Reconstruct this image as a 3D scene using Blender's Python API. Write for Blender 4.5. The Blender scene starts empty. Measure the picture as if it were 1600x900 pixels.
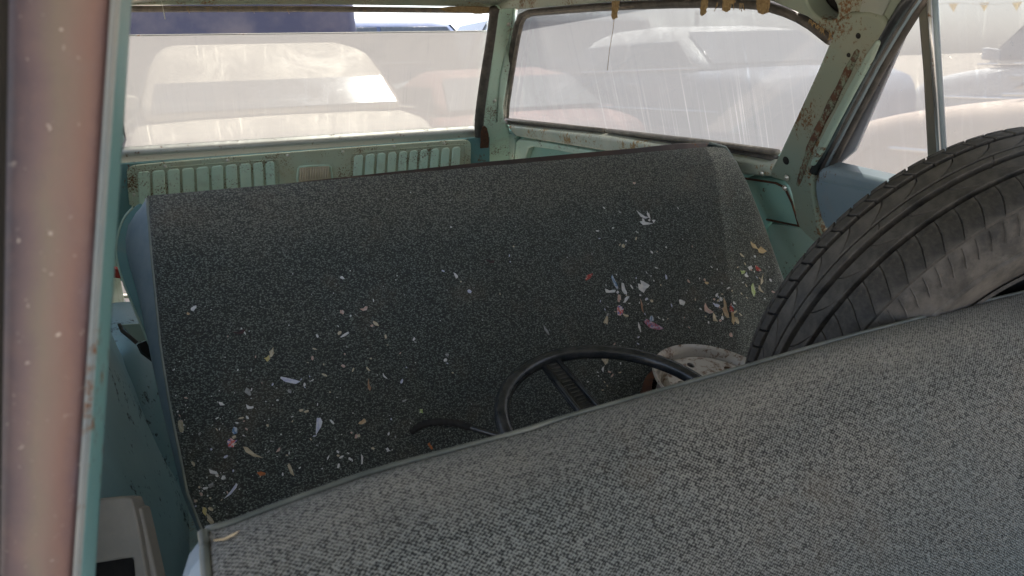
import bpy, bmesh, math, random
from mathutils import Vector, Matrix, noise
from mathutils.bvhtree import BVHTree
random.seed(7)
sc = bpy.context.scene
COL = sc.collection
UP = 1.35                                   # eye height above the ground
# ------------------------------------------------------------------ camera
F = 1155.0
RX = Vector((2930, 450, -F)).normalized()
RY = Vector((-505, 324, -F)); RY = (RY - RX * RX.dot(RY)).normalized()
RZ = RX.cross(RY)
ROT = Matrix((RX, RY, RZ))                  # camera space -> world
cam_d = bpy.data.cameras.new('camera'); cam = bpy.data.objects.new('camera', cam_d); COL.objects.link(cam)
cam.matrix_world = Matrix.Translation((0, 0, UP)) @ ROT.to_4x4()
cam_d.sensor_width = 36; cam_d.lens = 36 * F / 1600
cam_d.clip_start = 0.02; cam_d.clip_end = 3000
cam_d.dof.use_dof = True; cam_d.dof.focus_distance = 1.55; cam_d.dof.aperture_fstop = 12
sc.camera = cam
# ------------------------------------------------------------------ light
SUN_EL, SUN_AZ = math.radians(69), math.radians(50)      # azimuth from +Y towards +X
w = bpy.data.worlds.new('World'); sc.world = w; w.use_nodes = True
nt = w.node_tree; nt.nodes.clear()
sky = nt.nodes.new('ShaderNodeTexSky'); sky.sky_type = 'NISHITA'; sky.sun_disc = False
sky.sun_elevation = SUN_EL; sky.sun_rotation = SUN_AZ; sky.dust_density = 3.5; sky.air_density = .8; sky.ozone_density = .3; sky.altitude = 200
bg = nt.nodes.new('ShaderNodeBackground'); bg.inputs[1].default_value = 0.15
wo = nt.nodes.new('ShaderNodeOutputWorld')
hs = nt.nodes.new('ShaderNodeHueSaturation'); hs.inputs['Saturation'].default_value = .68      # hazy, whitish daylight
nt.links.new(sky.outputs[0], hs.inputs['Color']); nt.links.new(hs.outputs[0], bg.inputs[0]); nt.links.new(bg.outputs[0], wo.inputs[0])
sd = bpy.data.lights.new('sun', 'SUN'); sd.energy = 4.5; sd.angle = math.radians(0.5); sd.color = (1, .94, .86)
so = bpy.data.objects.new('sun', sd); COL.objects.link(so)
sdir = Vector((math.cos(SUN_EL) * math.sin(SUN_AZ), math.cos(SUN_EL) * math.cos(SUN_AZ), math.sin(SUN_EL)))
so.rotation_euler = sdir.to_track_quat('Z', 'Y').to_euler(); so.location = (0, 0, 20)
sc.view_settings.view_transform = 'Standard'; sc.view_settings.look = 'None'
sc.view_settings.exposure = 2.05; sc.view_settings.gamma = 1
sc.cycles.max_bounces = 10; sc.cycles.diffuse_bounces = 6; sc.cycles.transparent_max_bounces = 16
sc.cycles.sample_clamp_indirect = 6

# ------------------------------------------------------------------ pixel rays
def ray(px, py): return ROT @ Vector((px - 800, 450 - py, -F))
def hit(px, py, P, N):
    d = ray(px, py); return d * (P.dot(N) / d.dot(N))
def on_y(px, py, y): d = ray(px, py); return d * (y / d.y)
def on_x(px, py, x): d = ray(px, py); return d * (x / d.x)
def proj(p):
    c = ROT.transposed() @ p
    return 800 + F * c.x / -c.z, 450 - F * c.y / -c.z

# ------------------------------------------------------------------ materials
def rgb(c): return (c[0], c[1], c[2], 1)
class G:
    """tiny node-graph helper"""
    def __init__(s, name):
        s.m = bpy.data.materials.new(name); s.m.use_nodes = True; s.t = s.m.node_tree
        s.t.nodes.clear(); s.o = s.t.nodes.new('ShaderNodeOutputMaterial')
        s.tc = s.t.nodes.new('ShaderNodeTexCoord')
    def n(s, typ, ins=None, **kw):
        nd = s.t.nodes.new(typ)
        for k, v in kw.items(): setattr(nd, k, v)
        for k, v in (ins or {}).items():
            if hasattr(v, 'links') or isinstance(v, bpy.types.NodeSocket): s.t.links.new(v, nd.inputs[k])
            else: nd.inputs[k].default_value = v
        return nd
    def co(s, scale=(1, 1, 1), rot=(0, 0, 0), loc=(0, 0, 0), src='Object'):
        return s.n('ShaderNodeMapping', {'Vector': s.tc.outputs[src], 'Scale': scale, 'Rotation': rot, 'Location': loc}).outputs[0]
    def noise(s, scale, detail=4, rough=.55, vec=None, dist=0):
        return s.n('ShaderNodeTexNoise', {'Vector': vec or s.tc.outputs['Object'], 'Scale': scale, 'Detail': detail, 'Roughness': rough, 'Distortion': dist}).outputs[0]
    def ramp(s, fac, a, b, lo=0., hi=1.):
        r = s.n('ShaderNodeMapRange', {0: fac, 1: a, 2: b, 3: lo, 4: hi}); return r.outputs[0]
    def mix(s, fac, a, b):
        nd = s.t.nodes.new('ShaderNodeMix'); nd.data_type = 'RGBA'
        for i, v in ((0, fac), (6, a), (7, b)):
            if isinstance(v, bpy.types.NodeSocket): s.t.links.new(v, nd.inputs[i])
            else: nd.inputs[i].default_value = v if i == 0 else rgb(v)
        return nd.outputs[2]
    def math(s, op, a, b=0.):
        return s.n('ShaderNodeMath', {0: a, 1: b}, operation=op).outputs[0]
    def bump(s, h, strength, dist): return s.n('ShaderNodeBump', {'Height': h, 'Strength': strength, 'Distance': dist}).outputs[0]
    def bsdf(s, col, rough, normal=None, metal=0., **kw):
        ins = {'Base Color': col if isinstance(col, bpy.types.NodeSocket) else rgb(col), 'Roughness': rough, 'Metallic': metal}
        if normal is not None: ins['Normal'] = normal
        ins.update(kw)
        b = s.n('ShaderNodeBsdfPrincipled', ins); return b.outputs[0]
    def out(s, sh): s.t.links.new(sh, s.o.inputs[0]); return s.m

def paint(name, c, c2, rust=(.13, .055, .02), amt=.5, fine=90, rough=.45, dirt=(.3, .25, .18), dirt_amt=.35):
    g = G(name)
    col = g.mix(g.ramp(g.noise(6), .35, .65), c, c2)
    col = g.mix(g.ramp(g.noise(14, 6, .65), .55, .75, 0, dirt_amt), col, dirt)
    rn = g.math('ADD', g.math('MULTIPLY', g.noise(fine, 5, .7), .55), g.math('MULTIPLY', g.noise(9, 4, .6), .45))
    rf = g.ramp(rn, .60 - .09 * amt, .66 - .09 * amt)
    col = g.mix(rf, col, rust)
    sp = g.n('ShaderNodeTexVoronoi', {'Vector': g.tc.outputs['Object'], 'Scale': 60.}).outputs['Distance']
    col = g.mix(g.ramp(sp, .10, .06, 0, .7 * min(1, amt * 1.5)), col, (.06, .04, .03))
    return g.out(g.bsdf(col, g.ramp(rf, 0, 1, rough, .85), g.bump(g.math('SUBTRACT', g.noise(250, 3), rf), .25, .001)))

M = {}
M['teal'] = paint('teal_paint', (.29, .41, .35), (.34, .42, .35), amt=.4)
M['teal_clean'] = paint('clean_teal_paint', (.26, .46, .40), (.30, .48, .40), amt=.12)
M['teal_light'] = paint('light_teal_paint', (.50, .68, .57), (.54, .66, .54), amt=.4, fine=160, dirt_amt=.3)
M['teal_trim'] = paint('speckled_trim_paint', (.44, .53, .42), (.43, .43, .31), amt=.7, fine=170, dirt=(.33, .27, .15), dirt_amt=.6)
M['teal_dark'] = paint('dark_teal_paint', (.09, .21, .22), (.12, .24, .24), amt=.15)
M['blue_panel'] = paint('blue_green_panel', (.14, .27, .32), (.18, .32, .36), rust=(.015, .02, .025), amt=.35, fine=60, dirt=(.2, .26, .28))
M['glass_reflection'] = paint('pale_glass_edge_reflection', (.38, .40, .46), (.42, .43, .47), amt=.05)
M['grey_blue'] = paint('grey_blue_paint', (.20, .26, .30), (.25, .30, .33), amt=.1)
M['divider'] = paint('grey_brown_frame_paint', (.15, .15, .12), (.18, .16, .13), amt=.2)
M['olive'] = paint('weathered_green_paint', (.23, .28, .225), (.28, .285, .215), rust=(.16, .075, .025), amt=.6, fine=130)
M['cream_sill'] = paint('faded_cream_paint', (.55, .55, .46), (.42, .48, .42), rust=(.35, .22, .1), amt=.7, dirt=(.4, .3, .17))
M['board'] = paint('brown_backing_board', (.075, .045, .04), (.05, .04, .04), amt=.1)
M['wheelhouse'] = paint('grey_wheelhouse', (.25, .29, .26), (.32, .33, .28), amt=.25)
M['concrete'] = paint('pale_floor_paint', (.5, .46, .38), (.42, .38, .3), amt=.3)

def rubber(name, c, c2, rough=.7, scale=30):
    g = G(name)
    col = g.mix(g.ramp(g.noise(scale, 6, .65), .35, .7), c, c2)
    return g.out(g.bsdf(col, rough, g.bump(g.noise(180, 4), .3, .001)))
M['latch'] = rubber('beige_latch_plastic', (.62, .53, .40), (.50, .42, .31), .6)
M['rubber'] = rubber('aged_window_rubber', (.05, .045, .04), (.13, .11, .095), .6)
M['rubber_brown'] = rubber('sun_browned_rubber', (.12, .10, .085), (.26, .22, .18), .5)
M['black'] = rubber('black_plastic', (.016, .019, .022), (.05, .052, .055), .27)
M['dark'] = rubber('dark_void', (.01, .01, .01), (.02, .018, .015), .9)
M['grey_plastic'] = rubber('grey_armrest_plastic', (.22, .21, .19), (.27, .25, .22), .6)
M['burlap'] = rubber('torn_headliner', (.20, .13, .06), (.36, .26, .13), .95, 120)
M['rust'] = rubber('rust', (.12, .045, .02), (.05, .025, .018), .9, 60)
def mottled():
    g = G('rust_bleeding_through_paint')
    f = g.ramp(g.noise(55, 8, .75), .42, .52)
    col = g.mix(f, (.20, .235, .17), g.mix(g.ramp(g.noise(25, 5, .6), .4, .6), (.13, .05, .022), (.07, .035, .022)))
    return g.out(g.bsdf(col, .8, g.bump(g.noise(200, 4), .4, .001)))
M['rust_mottled'] = mottled()
def metal(name, c, rough=.35, amt=.4):
    g = G(name)
    rf = g.ramp(g.noise(40, 6, .7), .62 - .1 * amt, .7 - .1 * amt)
    col = g.mix(rf, c, (.18, .09, .04))
    return g.out(g.bsdf(col, g.ramp(rf, 0, 1, rough, .8), g.bump(g.noise(120, 3), .2, .001), metal=g.ramp(rf, 0, 1, .85, 0)))
M['chrome'] = metal('worn_chrome', (.6, .6, .6), .3, .3)
M['sill_metal'] = metal('worn_bright_sill', (.48, .48, .45), .5, .2)
M['screw'] = metal('screw_metal', (.6, .58, .52), .3, .2)
def steel_mat():
    g = G('silver_steel_rim')
    rf = g.ramp(g.noise(45, 6, .7), .52, .62)
    col = g.mix(rf, (.46, .43, .39), (.14, .075, .04))
    return g.out(g.bsdf(col, .45, g.bump(g.noise(150, 4), .3, .001), metal=g.ramp(rf, 0, 1, .35, 0)))
M['steel'] = steel_mat()

# pillar: faded outer paint, with bands of reflection painted into its colour
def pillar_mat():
    g = G('faded_pillar_paint_with_reflections')
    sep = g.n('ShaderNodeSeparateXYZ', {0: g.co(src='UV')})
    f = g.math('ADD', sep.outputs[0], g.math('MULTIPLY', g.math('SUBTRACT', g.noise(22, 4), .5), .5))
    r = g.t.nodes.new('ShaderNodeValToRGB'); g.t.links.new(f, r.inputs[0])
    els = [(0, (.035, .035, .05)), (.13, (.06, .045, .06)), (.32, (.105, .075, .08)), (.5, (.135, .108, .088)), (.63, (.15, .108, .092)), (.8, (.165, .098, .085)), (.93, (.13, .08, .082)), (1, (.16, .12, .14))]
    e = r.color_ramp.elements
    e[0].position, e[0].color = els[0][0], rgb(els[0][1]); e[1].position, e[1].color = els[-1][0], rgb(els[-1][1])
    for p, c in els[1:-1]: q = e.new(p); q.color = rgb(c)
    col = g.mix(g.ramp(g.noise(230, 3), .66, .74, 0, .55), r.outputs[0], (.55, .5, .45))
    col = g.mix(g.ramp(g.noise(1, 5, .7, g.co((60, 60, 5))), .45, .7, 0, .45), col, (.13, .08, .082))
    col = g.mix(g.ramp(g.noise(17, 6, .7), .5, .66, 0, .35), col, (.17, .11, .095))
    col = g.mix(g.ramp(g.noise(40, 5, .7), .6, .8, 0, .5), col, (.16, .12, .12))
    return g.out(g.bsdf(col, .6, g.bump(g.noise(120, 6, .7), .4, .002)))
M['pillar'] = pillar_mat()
M['worn_edge'] = paint('worn_pillar_edge', (.26, .26, .24), (.11, .16, .19), amt=.4, fine=200, dirt=(.2, .25, .3), dirt_amt=.8)

def fabric(name, dark, light, cell, big1, big2, contrast=1., weave=False, dusty=None):
    """woven upholstery: fine dark holes between light threads, blotched by wear"""
    g = G(name)
    uv = g.tc.outputs['UV']
    mp = g.n('ShaderNodeMapping', {'Vector': uv, 'Scale': (1 / cell, 1 / (cell * .72), 1)}).outputs[0]
    v = g.n('ShaderNodeTexVoronoi', {'Vector': mp, 'Scale': 1., 'Randomness': .3 if weave else .85}, feature='F1').outputs['Distance']
    if weave:                      # over-and-under threads
        wob = g.n('ShaderNodeVectorMath', {0: mp, 1: g.n('ShaderNodeTexNoise', {'Vector': mp, 'Scale': .5, 'Detail': 2.}).outputs[1]}, operation='ADD').outputs[0]
        sp = g.n('ShaderNodeSeparateXYZ', {0: wob})
        a_ = g.math('SINE', g.math('MULTIPLY', sp.outputs[0], 6.283)); b_ = g.math('SINE', g.math('MULTIPLY', sp.outputs[1], 6.283))
        v = g.math('SUBTRACT', g.math('MULTIPLY', v, .55), g.math('SUBTRACT', g.math('MULTIPLY', g.math('MULTIPLY', a_, b_), .42), .05))
    n1 = g.noise(.9, 3, .6, mp, .6); n2 = g.noise(.33, 2, .5, mp)
    h = g.math('ADD', g.math('SUBTRACT', .62, v), g.math('MULTIPLY', g.math('SUBTRACT', n1, .5), 1.5 * contrast))
    h = g.math('ADD', h, g.math('MULTIPLY', g.math('SUBTRACT', n2, .5), .15 if weave else .35))
    lo_, hi_ = (.12, .56) if weave else (.06, .50)
    col = g.mix(g.ramp(h, lo_, hi_), dark, light)
    blot = g.ramp(g.noise(4.5, 4, .6), .38, .66)
    col2 = g.mix(g.ramp(h, lo_, hi_), big1, big2)
    col = g.mix(blot, col, col2)
    col = g.mix(g.ramp(g.noise(9, 4, .6, g.co(loc=(3, 1, 7))), .56, .74, 0, .35), col, (.10, .075, .05))
    if dusty:  # paler along the top edge: dust on the rear seat, painted light on the front
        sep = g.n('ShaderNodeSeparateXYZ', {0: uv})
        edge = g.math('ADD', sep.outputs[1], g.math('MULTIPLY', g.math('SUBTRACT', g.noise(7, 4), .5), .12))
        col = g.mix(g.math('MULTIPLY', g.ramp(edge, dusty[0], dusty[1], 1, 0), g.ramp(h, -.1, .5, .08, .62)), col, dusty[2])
    fz = g.noise(2.5, 2, .5, mp)
    return g.out(g.bsdf(col, .95, g.bump(g.math('ADD', h, g.math('MULTIPLY', fz, .3)), .7, cell * .35), **{'Sheen Weight': .0 if weave else .15, 'Sheen Roughness': .6}))
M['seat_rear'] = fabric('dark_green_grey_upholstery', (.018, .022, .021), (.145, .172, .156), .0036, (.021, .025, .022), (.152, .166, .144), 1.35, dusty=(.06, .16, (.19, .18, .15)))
M['seat_front'] = fabric('grey_tweed_upholstery', (.007, .009, .009), (.158, .168, .158), .0042, (.009, .009, .008), (.185, .180, .160), 1.15, weave=True, dusty=(.030, .080, (.23, .215, .185)))  # paler top band: light on the upward face, put into the colour
def vinyl(name, c, c2):
    g = G(name)
    col = g.mix(g.ramp(g.noise(18, 5, .6), .35, .7), c, c2)
    return g.out(g.bsdf(col, .5, g.bump(g.noise(300, 3), .25, .0006)))
M['vinyl'] = vinyl('grey_blue_vinyl', (.16, .21, .25), (.24, .28, .31))
M['vinyl_dark'] = vinyl('dark_vinyl', (.05, .075, .08), (.08, .10, .10))
M['piping'] = vinyl('piping_vinyl', (.13, .16, .15), (.24, .25, .22))
M['piping_light'] = vinyl('pale_piping_vinyl', (.07, .08, .07), (.15, .15, .125))

def glass_mats(tag, stretch, dust0, dust1, tint, rot=(0, 0, 0)):
    g = G('dusty_glass_' + tag)
    cov = g.ramp(g.noise(5, 4, .6), .3, .7, dust0, dust1)
    st = g.noise(1, 3, .55, g.co(stretch, rot), .25)                 # dried runs of rain
    st2 = g.noise(1, 2, .5, g.co(tuple(k * .4 for k in stretch), rot, (5, 3, 2)), .2)
    low = g.ramp(g.n('ShaderNodeSeparateXYZ', {0: g.tc.outputs['Object']}).outputs[2], .02 if tag == 'quarter' else -.05, -.12)
    streak = g.math('MULTIPLY', g.math('MULTIPLY', g.ramp(st, .53, .68), g.ramp(st2, .44, .58)), g.math('ADD', g.math('MULTIPLY', low, .8), .2))
    if tag != 'quarter': streak = g.math('MULTIPLY', streak, .35)
    clear = g.math('MULTIPLY', g.ramp(st, .43, .36), g.ramp(st2, .55, .40))
    cov = g.math('ADD', cov, g.math('MULTIPLY', streak, .06))
    cov = g.math('SUBTRACT', cov, g.math('MULTIPLY', clear, .10))
    smear = g.ramp(g.noise(3.2, 6, .7, None, 1.5), .5, .68)
    cov = g.math('SUBTRACT', cov, g.math('MULTIPLY', smear, .06))
    cov = g.math('SUBTRACT', cov, g.math('MULTIPLY', g.ramp(g.noise(70, 3, .6), .70, .74), .15))
    cov = g.n('ShaderNodeClamp', {0: cov}).outputs[0]
    col = g.mix(g.math('MULTIPLY', streak, .8), tint, tuple(min(.95, k * 1.45) for k in tint))
    tr = g.n('ShaderNodeBsdfTranslucent', {'Color': col}).outputs[0]
    di = g.n('ShaderNodeBsdfDiffuse', {'Color': col}).outputs[0]
    du = g.n('ShaderNodeMixShader', {0: .30, 1: tr, 2: di}).outputs[0]
    tp = g.n('ShaderNodeBsdfTransparent', {'Color': (.93, .96, .95, 1)}).outputs[0]
    dusty = g.out(g.n('ShaderNodeMixShader', {0: cov, 1: tp, 2: du}).outputs[0])
    return dusty
def clear_glass():
    g = G('clear_glass')
    fr = g.n('ShaderNodeFresnel', {'IOR': 1.35}).outputs[0]
    tp = g.n('ShaderNodeBsdfTransparent', {'Color': (.97, .99, .98, 1)}).outputs[0]
    gl = g.n('ShaderNodeBsdfGlossy', {'Color': (.9, .9, .9, 1), 'Roughness': .05}).outputs[0]
    return g.out(g.n('ShaderNodeMixShader', {0: g.math('MULTIPLY', fr, .7), 1: tp, 2: gl}).outputs[0])
M['glass'] = clear_glass()
M['dust_q'] = glass_mats('quarter', (8, 150, 1.3), .92, .955, (.137, .136, .140), (math.radians(7), 0, 0))
M['dust_t'] = glass_mats('tailgate', (150, 8, 2.0), .925, .96, (.137, .129, .123))
M['dust_d'] = glass_mats('door', (8, 60, 5), .80, .87, (.135, .129, .130))

def tyre_mat():
    g = G('dusty_tyre_rubber')
    d = g.ramp(g.noise(17, 8, .72), .38, .64)
    sm = g.ramp(g.noise(9, 7, .68, g.co((1, 1, 1), (0, 0, 0), (2, 5, 1)), 1.2), .54, .66)
    col = g.mix(d, (.014, .0138, .0135), (.088, .080, .071))
    col = g.mix(g.math('MULTIPLY', sm, .18), col, (.20, .195, .19))
    col = g.mix(g.ramp(g.noise(60, 5, .7), .6, .8, 0, .5), col, (.15, .12, .09))
    return g.out(g.bsdf(col, .72, g.bump(g.noise(140, 5, .6), .35, .0015)))
M['tyre'] = tyre_mat()
M['groove'] = rubber('tyre_groove_rubber', (.010, .010, .010), (.022, .020, .018), .85)

def flake_mat(name, c, c2=None, c3=None):
    g = G('flake_' + name)
    col = g.mix(g.ramp(g.noise(160, 3, .6), .42, .58), c, c2 or tuple(k * .75 for k in c))
    if c3: col = g.mix(g.ramp(g.noise(220, 2, .6, g.co(loc=(4, 4, 4))), .55, .6), col, c3)
    return g.out(g.bsdf(col, .7))
FM = {k: flake_mat(k, *v) for k, v in dict(
    white=((.62, .62, .62), (.5, .5, .52)), cream=((.5, .44, .33), (.38, .32, .22)), tan=((.42, .28, .16), (.50, .38, .25)),
    pinkish=((.45, .30, .25), (.5, .4, .36)), lilac=((.40, .42, .58), (.55, .56, .64)), blue=((.08, .18, .33), (.45, .5, .58)),
    red=((.38, .05, .04), (.25, .04, .04), (.5, .35, .3)), redblue=((.55, .1, .08), (.6, .5, .5), (.1, .15, .4)),
    print=((.42, .34, .42), (.30, .08, .12), (.12, .15, .35)), brown=((.26, .14, .08), (.34, .22, .15)),
    orange=((.45, .14, .04), (.3, .1, .04)), green=((.30, .40, .12), (.45, .48, .3)), yellow=((.5, .42, .16), (.42, .36, .2)),
    black=((.02, .015, .015), (.05, .02, .02)), grey=((.3, .31, .31), (.2, .2, .2)), straw=((.55, .42, .25), (.45, .33, .18))).items()}

# ------------------------------------------------------------------ object helpers
def link(name, me, mats, parent=None, smooth=None, bevel=None, kind=None, label=None, seg=2):
    if not isinstance(mats, (list, tuple)): mats = [mats]
    for m in mats: me.materials.append(m)
    o = bpy.data.objects.new(name, me); COL.objects.link(o)
    if parent: o.parent = parent; o.matrix_parent_inverse = Matrix.Translation(-OFF.get(parent.name, Vector((0, 0, 0))))
    if smooth is not None:
        me.polygons.foreach_set('use_smooth', [True] * len(me.polygons))
        if smooth < 180: me.set_sharp_from_angle(angle=math.radians(smooth))
    if bevel:
        b = o.modifiers.new('bevel', 'BEVEL'); b.width = bevel; b.segments = seg; b.limit_method = 'ANGLE'; b.angle_limit = math.radians(40)
        b.harden_normals = False
    if kind: o['kind'] = kind
    if label: o['label'] = label
    return o
OFF = {}
def root_off(p):
    v = Vector((0, 0, 0))
    while p is not None: v += OFF.get(p.name, Vector((0, 0, 0))); p = p.parent
    return v
def thing(name, label, cat, loc, group=None, rz=0):
    o = bpy.data.objects.new(name, None); COL.objects.link(o); o.location = loc; o.empty_display_size = .05
    OFF[o.name] = Vector(loc)
    o['label'] = label; o['category'] = cat
    if group: o['group'] = group
    return o
def mesh(verts, faces, uvs=None, name='m'):
    me = bpy.data.meshes.new(name); me.from_pydata([tuple(v) for v in verts], [], faces); me.update()
    if uvs:
        l = me.uv_layers.new(name='UVMap')
        for p in me.polygons:
            for li, vi in zip(p.loop_indices, p.vertices): l.data[li].uv = uvs[vi]
    return me
def bm_mesh(bm, name='m'):
    bmesh.ops.recalc_face_normals(bm, faces=bm.faces)
    me = bpy.data.meshes.new(name); bm.to_mesh(me); bm.free(); return me
def smoothpoly(pts, it=2, closed=True):
    """Chaikin corner cutting"""
    for _ in range(it):
        q = []; n = len(pts)
        rng = range(n) if closed else range(n - 1)
        if not closed: q.append(pts[0])
        for i in rng:
            a, b = pts[i], pts[(i + 1) % n]
            q += [tuple(a[k] * .75 + b[k] * .25 for k in range(len(a))), tuple(a[k] * .25 + b[k] * .75 for k in range(len(a)))]
        if not closed: q.append(pts[-1])
        pts = q
    return pts
def slab(pts3, n, t, holes=()):
    """polygon (world points, may have holes) thickened by t along n"""
    bm = bmesh.new(); es = []
    for loop in [pts3] + list(holes):
        vs = [bm.verts.new(p) for p in loop]
        es += [bm.edges.new((vs[i], vs[(i + 1) % len(vs)])) for i in range(len(vs))]
    if holes: bmesh.ops.triangle_fill(bm, edges=es, use_beauty=True)
    else: bm.faces.new(bm.verts[:])
    r = bmesh.ops.extrude_face_region(bm, geom=bm.faces[:])
    bmesh.ops.translate(bm, verts=[v for v in r['geom'] if isinstance(v, bmesh.types.BMVert)], vec=Vector(n).normalized() * t)
    return bm_mesh(bm)
def pslab(pix, P, N, t, holes=(), off=0):
    N = Vector(N).normalized(); P2 = Vector(P) + N * off
    return slab([hit(x, y, P2, N) for x, y in pix], N, t, [[hit(x, y, P2, N) for x, y in h] for h in holes])
def tube(pts, r, seg=8, flat=1., up=Vector((0, 0, 1)), closed=False, caps=True, rfun=None):
    pts = [Vector(p) for p in pts]; n = len(pts); V = []; Fc = []
    for i, p in enumerate(pts):
        a = pts[(i - 1) % n] if (closed or i) else p; b = pts[(i + 1) % n] if (closed or i < n - 1) else p
        d = (b - a).normalized(); s = d.cross(up)
        s = s.normalized() if s.length > 1e-5 else d.orthogonal().normalized()
        u = s.cross(d)
        rr = r * (rfun(i / (n - 1)) if rfun else 1)
        for k in range(seg):
            t = 2 * math.pi * k / seg
            V.append(p + s * math.cos(t) * rr + u * math.sin(t) * rr * flat)
    for i in range(n if closed else n - 1):
        for k in range(seg):
            a = i * seg + k; b = i * seg + (k + 1) % seg; c = ((i + 1) % n) * seg
            Fc.append((a, b, c + (k + 1) % seg, c + k))
    if caps and not closed:
        Fc.append(tuple(range(seg))[::-1]); Fc.append(tuple((n - 1) * seg + k for k in range(seg)))
    return mesh(V, Fc)
def resample(pts, n):
    pts = [Vector(p) for p in pts]; L = [0]
    for a, b in zip(pts, pts[1:]): L.append(L[-1] + (b - a).length)
    out = []
    for i in range(n):
        t = L[-1] * i / (n - 1); k = 0
        while k < len(L) - 2 and L[k + 1] < t: k += 1
        out.append(pts[k].lerp(pts[k + 1], (t - L[k]) / max(1e-9, L[k + 1] - L[k])))
    return out
def box(lo, hi):
    bm = bmesh.new(); bmesh.ops.create_cube(bm, size=1)
    for v in bm.verts: v.co = Vector([lo[k] + (v.co[k] + .5) * (hi[k] - lo[k]) for k in range(3)])
    return bm_mesh(bm)
def lathe(prof, C, ax, n=64, arc=None):
    """profile of (radius, offset along axis) revolved round C, axis ax"""
    ax = Vector(ax).normalized(); u = ax.orthogonal().normalized(); v = ax.cross(u); V = []; Fc = []; m = len(prof)
    for i in range(n):
        t = 2 * math.pi * i / n; d = u * math.cos(t) + v * math.sin(t)
        for r, o in prof: V.append(C + d * r + ax * o)
    for i in range(n):
        j = (i + 1) % n
        for k in range(m - 1): Fc.append((i * m + k, j * m + k, j * m + k + 1, i * m + k + 1))
    return mesh(V, Fc)
def interp(tab, x):
    if x <= tab[0][0]: return tab[0][1]
    for (a, b), (c, d) in zip(tab, tab[1:]):
        if x <= c: return b + (d - b) * (x - a) / (c - a)
    (a, b), (c, d) = tab[-2:]; return b + (d - b) * (x - a) / (c - a)
def nz(x, y, z, s): return noise.noise(Vector((x * s, y * s, z * s)))

# ================================================================== GROUND
g = G('dusty_lot_dirt')
col = g.mix(g.ramp(g.noise(.6, 8, .65), .35, .65), (.36, .31, .25), (.27, .23, .185))
col = g.mix(g.ramp(g.noise(30, 5, .7), .55, .7, 0, .6), col, (.18, .155, .13))
M['dirt'] = g.out(g.bsdf(col, .95, g.bump(g.noise(12, 8, .7), .6, .03)))
bm = bmesh.new(); bmesh.ops.create_grid(bm, x_segments=8, y_segments=8, size=900)
for v in bm.verts: v.co.z = -UP
gr = link('ground', bm_mesh(bm), M['dirt'], kind='structure')

# ================================================================== THE WAGON
wagon = thing('station_wagon', 'old teal station wagon seen from inside, rusty pillars, dusty windows and two grey bench seats', 'car', (.56, 1.2, -UP))
W = wagon
SIDE_P, SIDE_N = Vector((1.35, 2, -.24)), Vector((1, 0, .25)).normalized()       # far side, leaning in
TG_P, TG_N = Vector((.5, 3.3, -.256)), Vector((0, 1, .6)).normalized()           # tailgate, leaning forward
def side(name, pix, t, mat, off=0, bevel=None, holes=(), sm=0, **kw):
    if sm: pix = smoothpoly(pix, sm)
    return link(name, pslab(pix, SIDE_P, SIDE_N, t, holes, off), mat, kw.pop('parent', W), bevel=bevel, smooth=kw.pop('smooth', 40), **kw)
def gate(name, pix, t, mat, off=0, bevel=None, **kw):
    return link(name, pslab(pix, TG_P, TG_N, t, (), off), mat, kw.pop('parent', W), bevel=bevel, smooth=40, **kw)
def sidep(pix, off=0):
    return [hit(x, y, SIDE_P + SIDE_N * off, SIDE_N) for x, y in pix]
def gatep(pix, off=0):
    return [hit(x, y, TG_P + TG_N * off, TG_N) for x, y in pix]

def pane(name, pts, n, mats, label=None):
    """4 mm pane: clear faces, dust caked on the outer face"""
    me = slab(pts, n, .004)
    o = link(name, me, [M['glass'], mats], W, label=label)
    n = Vector(n).normalized()
    for p in me.polygons:
        if p.normal.dot(n) > .9: p.material_index = 1
    return o
# --- tailgate window and frame
pane('tailgate_window', gatep([(150, 57), (768, 48), (748, 208), (150, 248)]), TG_N, M['dust_t'], 'lowered dusty tailgate window with clear gap above it')
link('glass_edge', tube(gatep([(150, 56), (767, 48.5)], .002), .0028, 6), M['chrome'], W)
gate('roof_header', [(120, -60), (800, -60), (800, 12), (500, 8), (120, 9)], .05, M['olive'], off=-.05, bevel=.006)
link('header_gasket', tube(gatep([(120, 14), (500, 14), (778, 17)], -.03), .013, 8, .8), M['rubber_brown'], W)
sill_pts = smoothpoly([(120, 243), (400, 224), (748, 202), (750, 221), (400, 247), (120, 267)], 1)
gate('tailgate_sill', [(120, 243), (748, 203), (750, 223), (120, 268)], .05, M['sill_metal'], off=-.055, bevel=.018, seg=4)
link('sill_seal', tube(gatep([(120, 245), (748, 205)], -.03), .005, 6), M['rubber_brown'], W)
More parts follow.
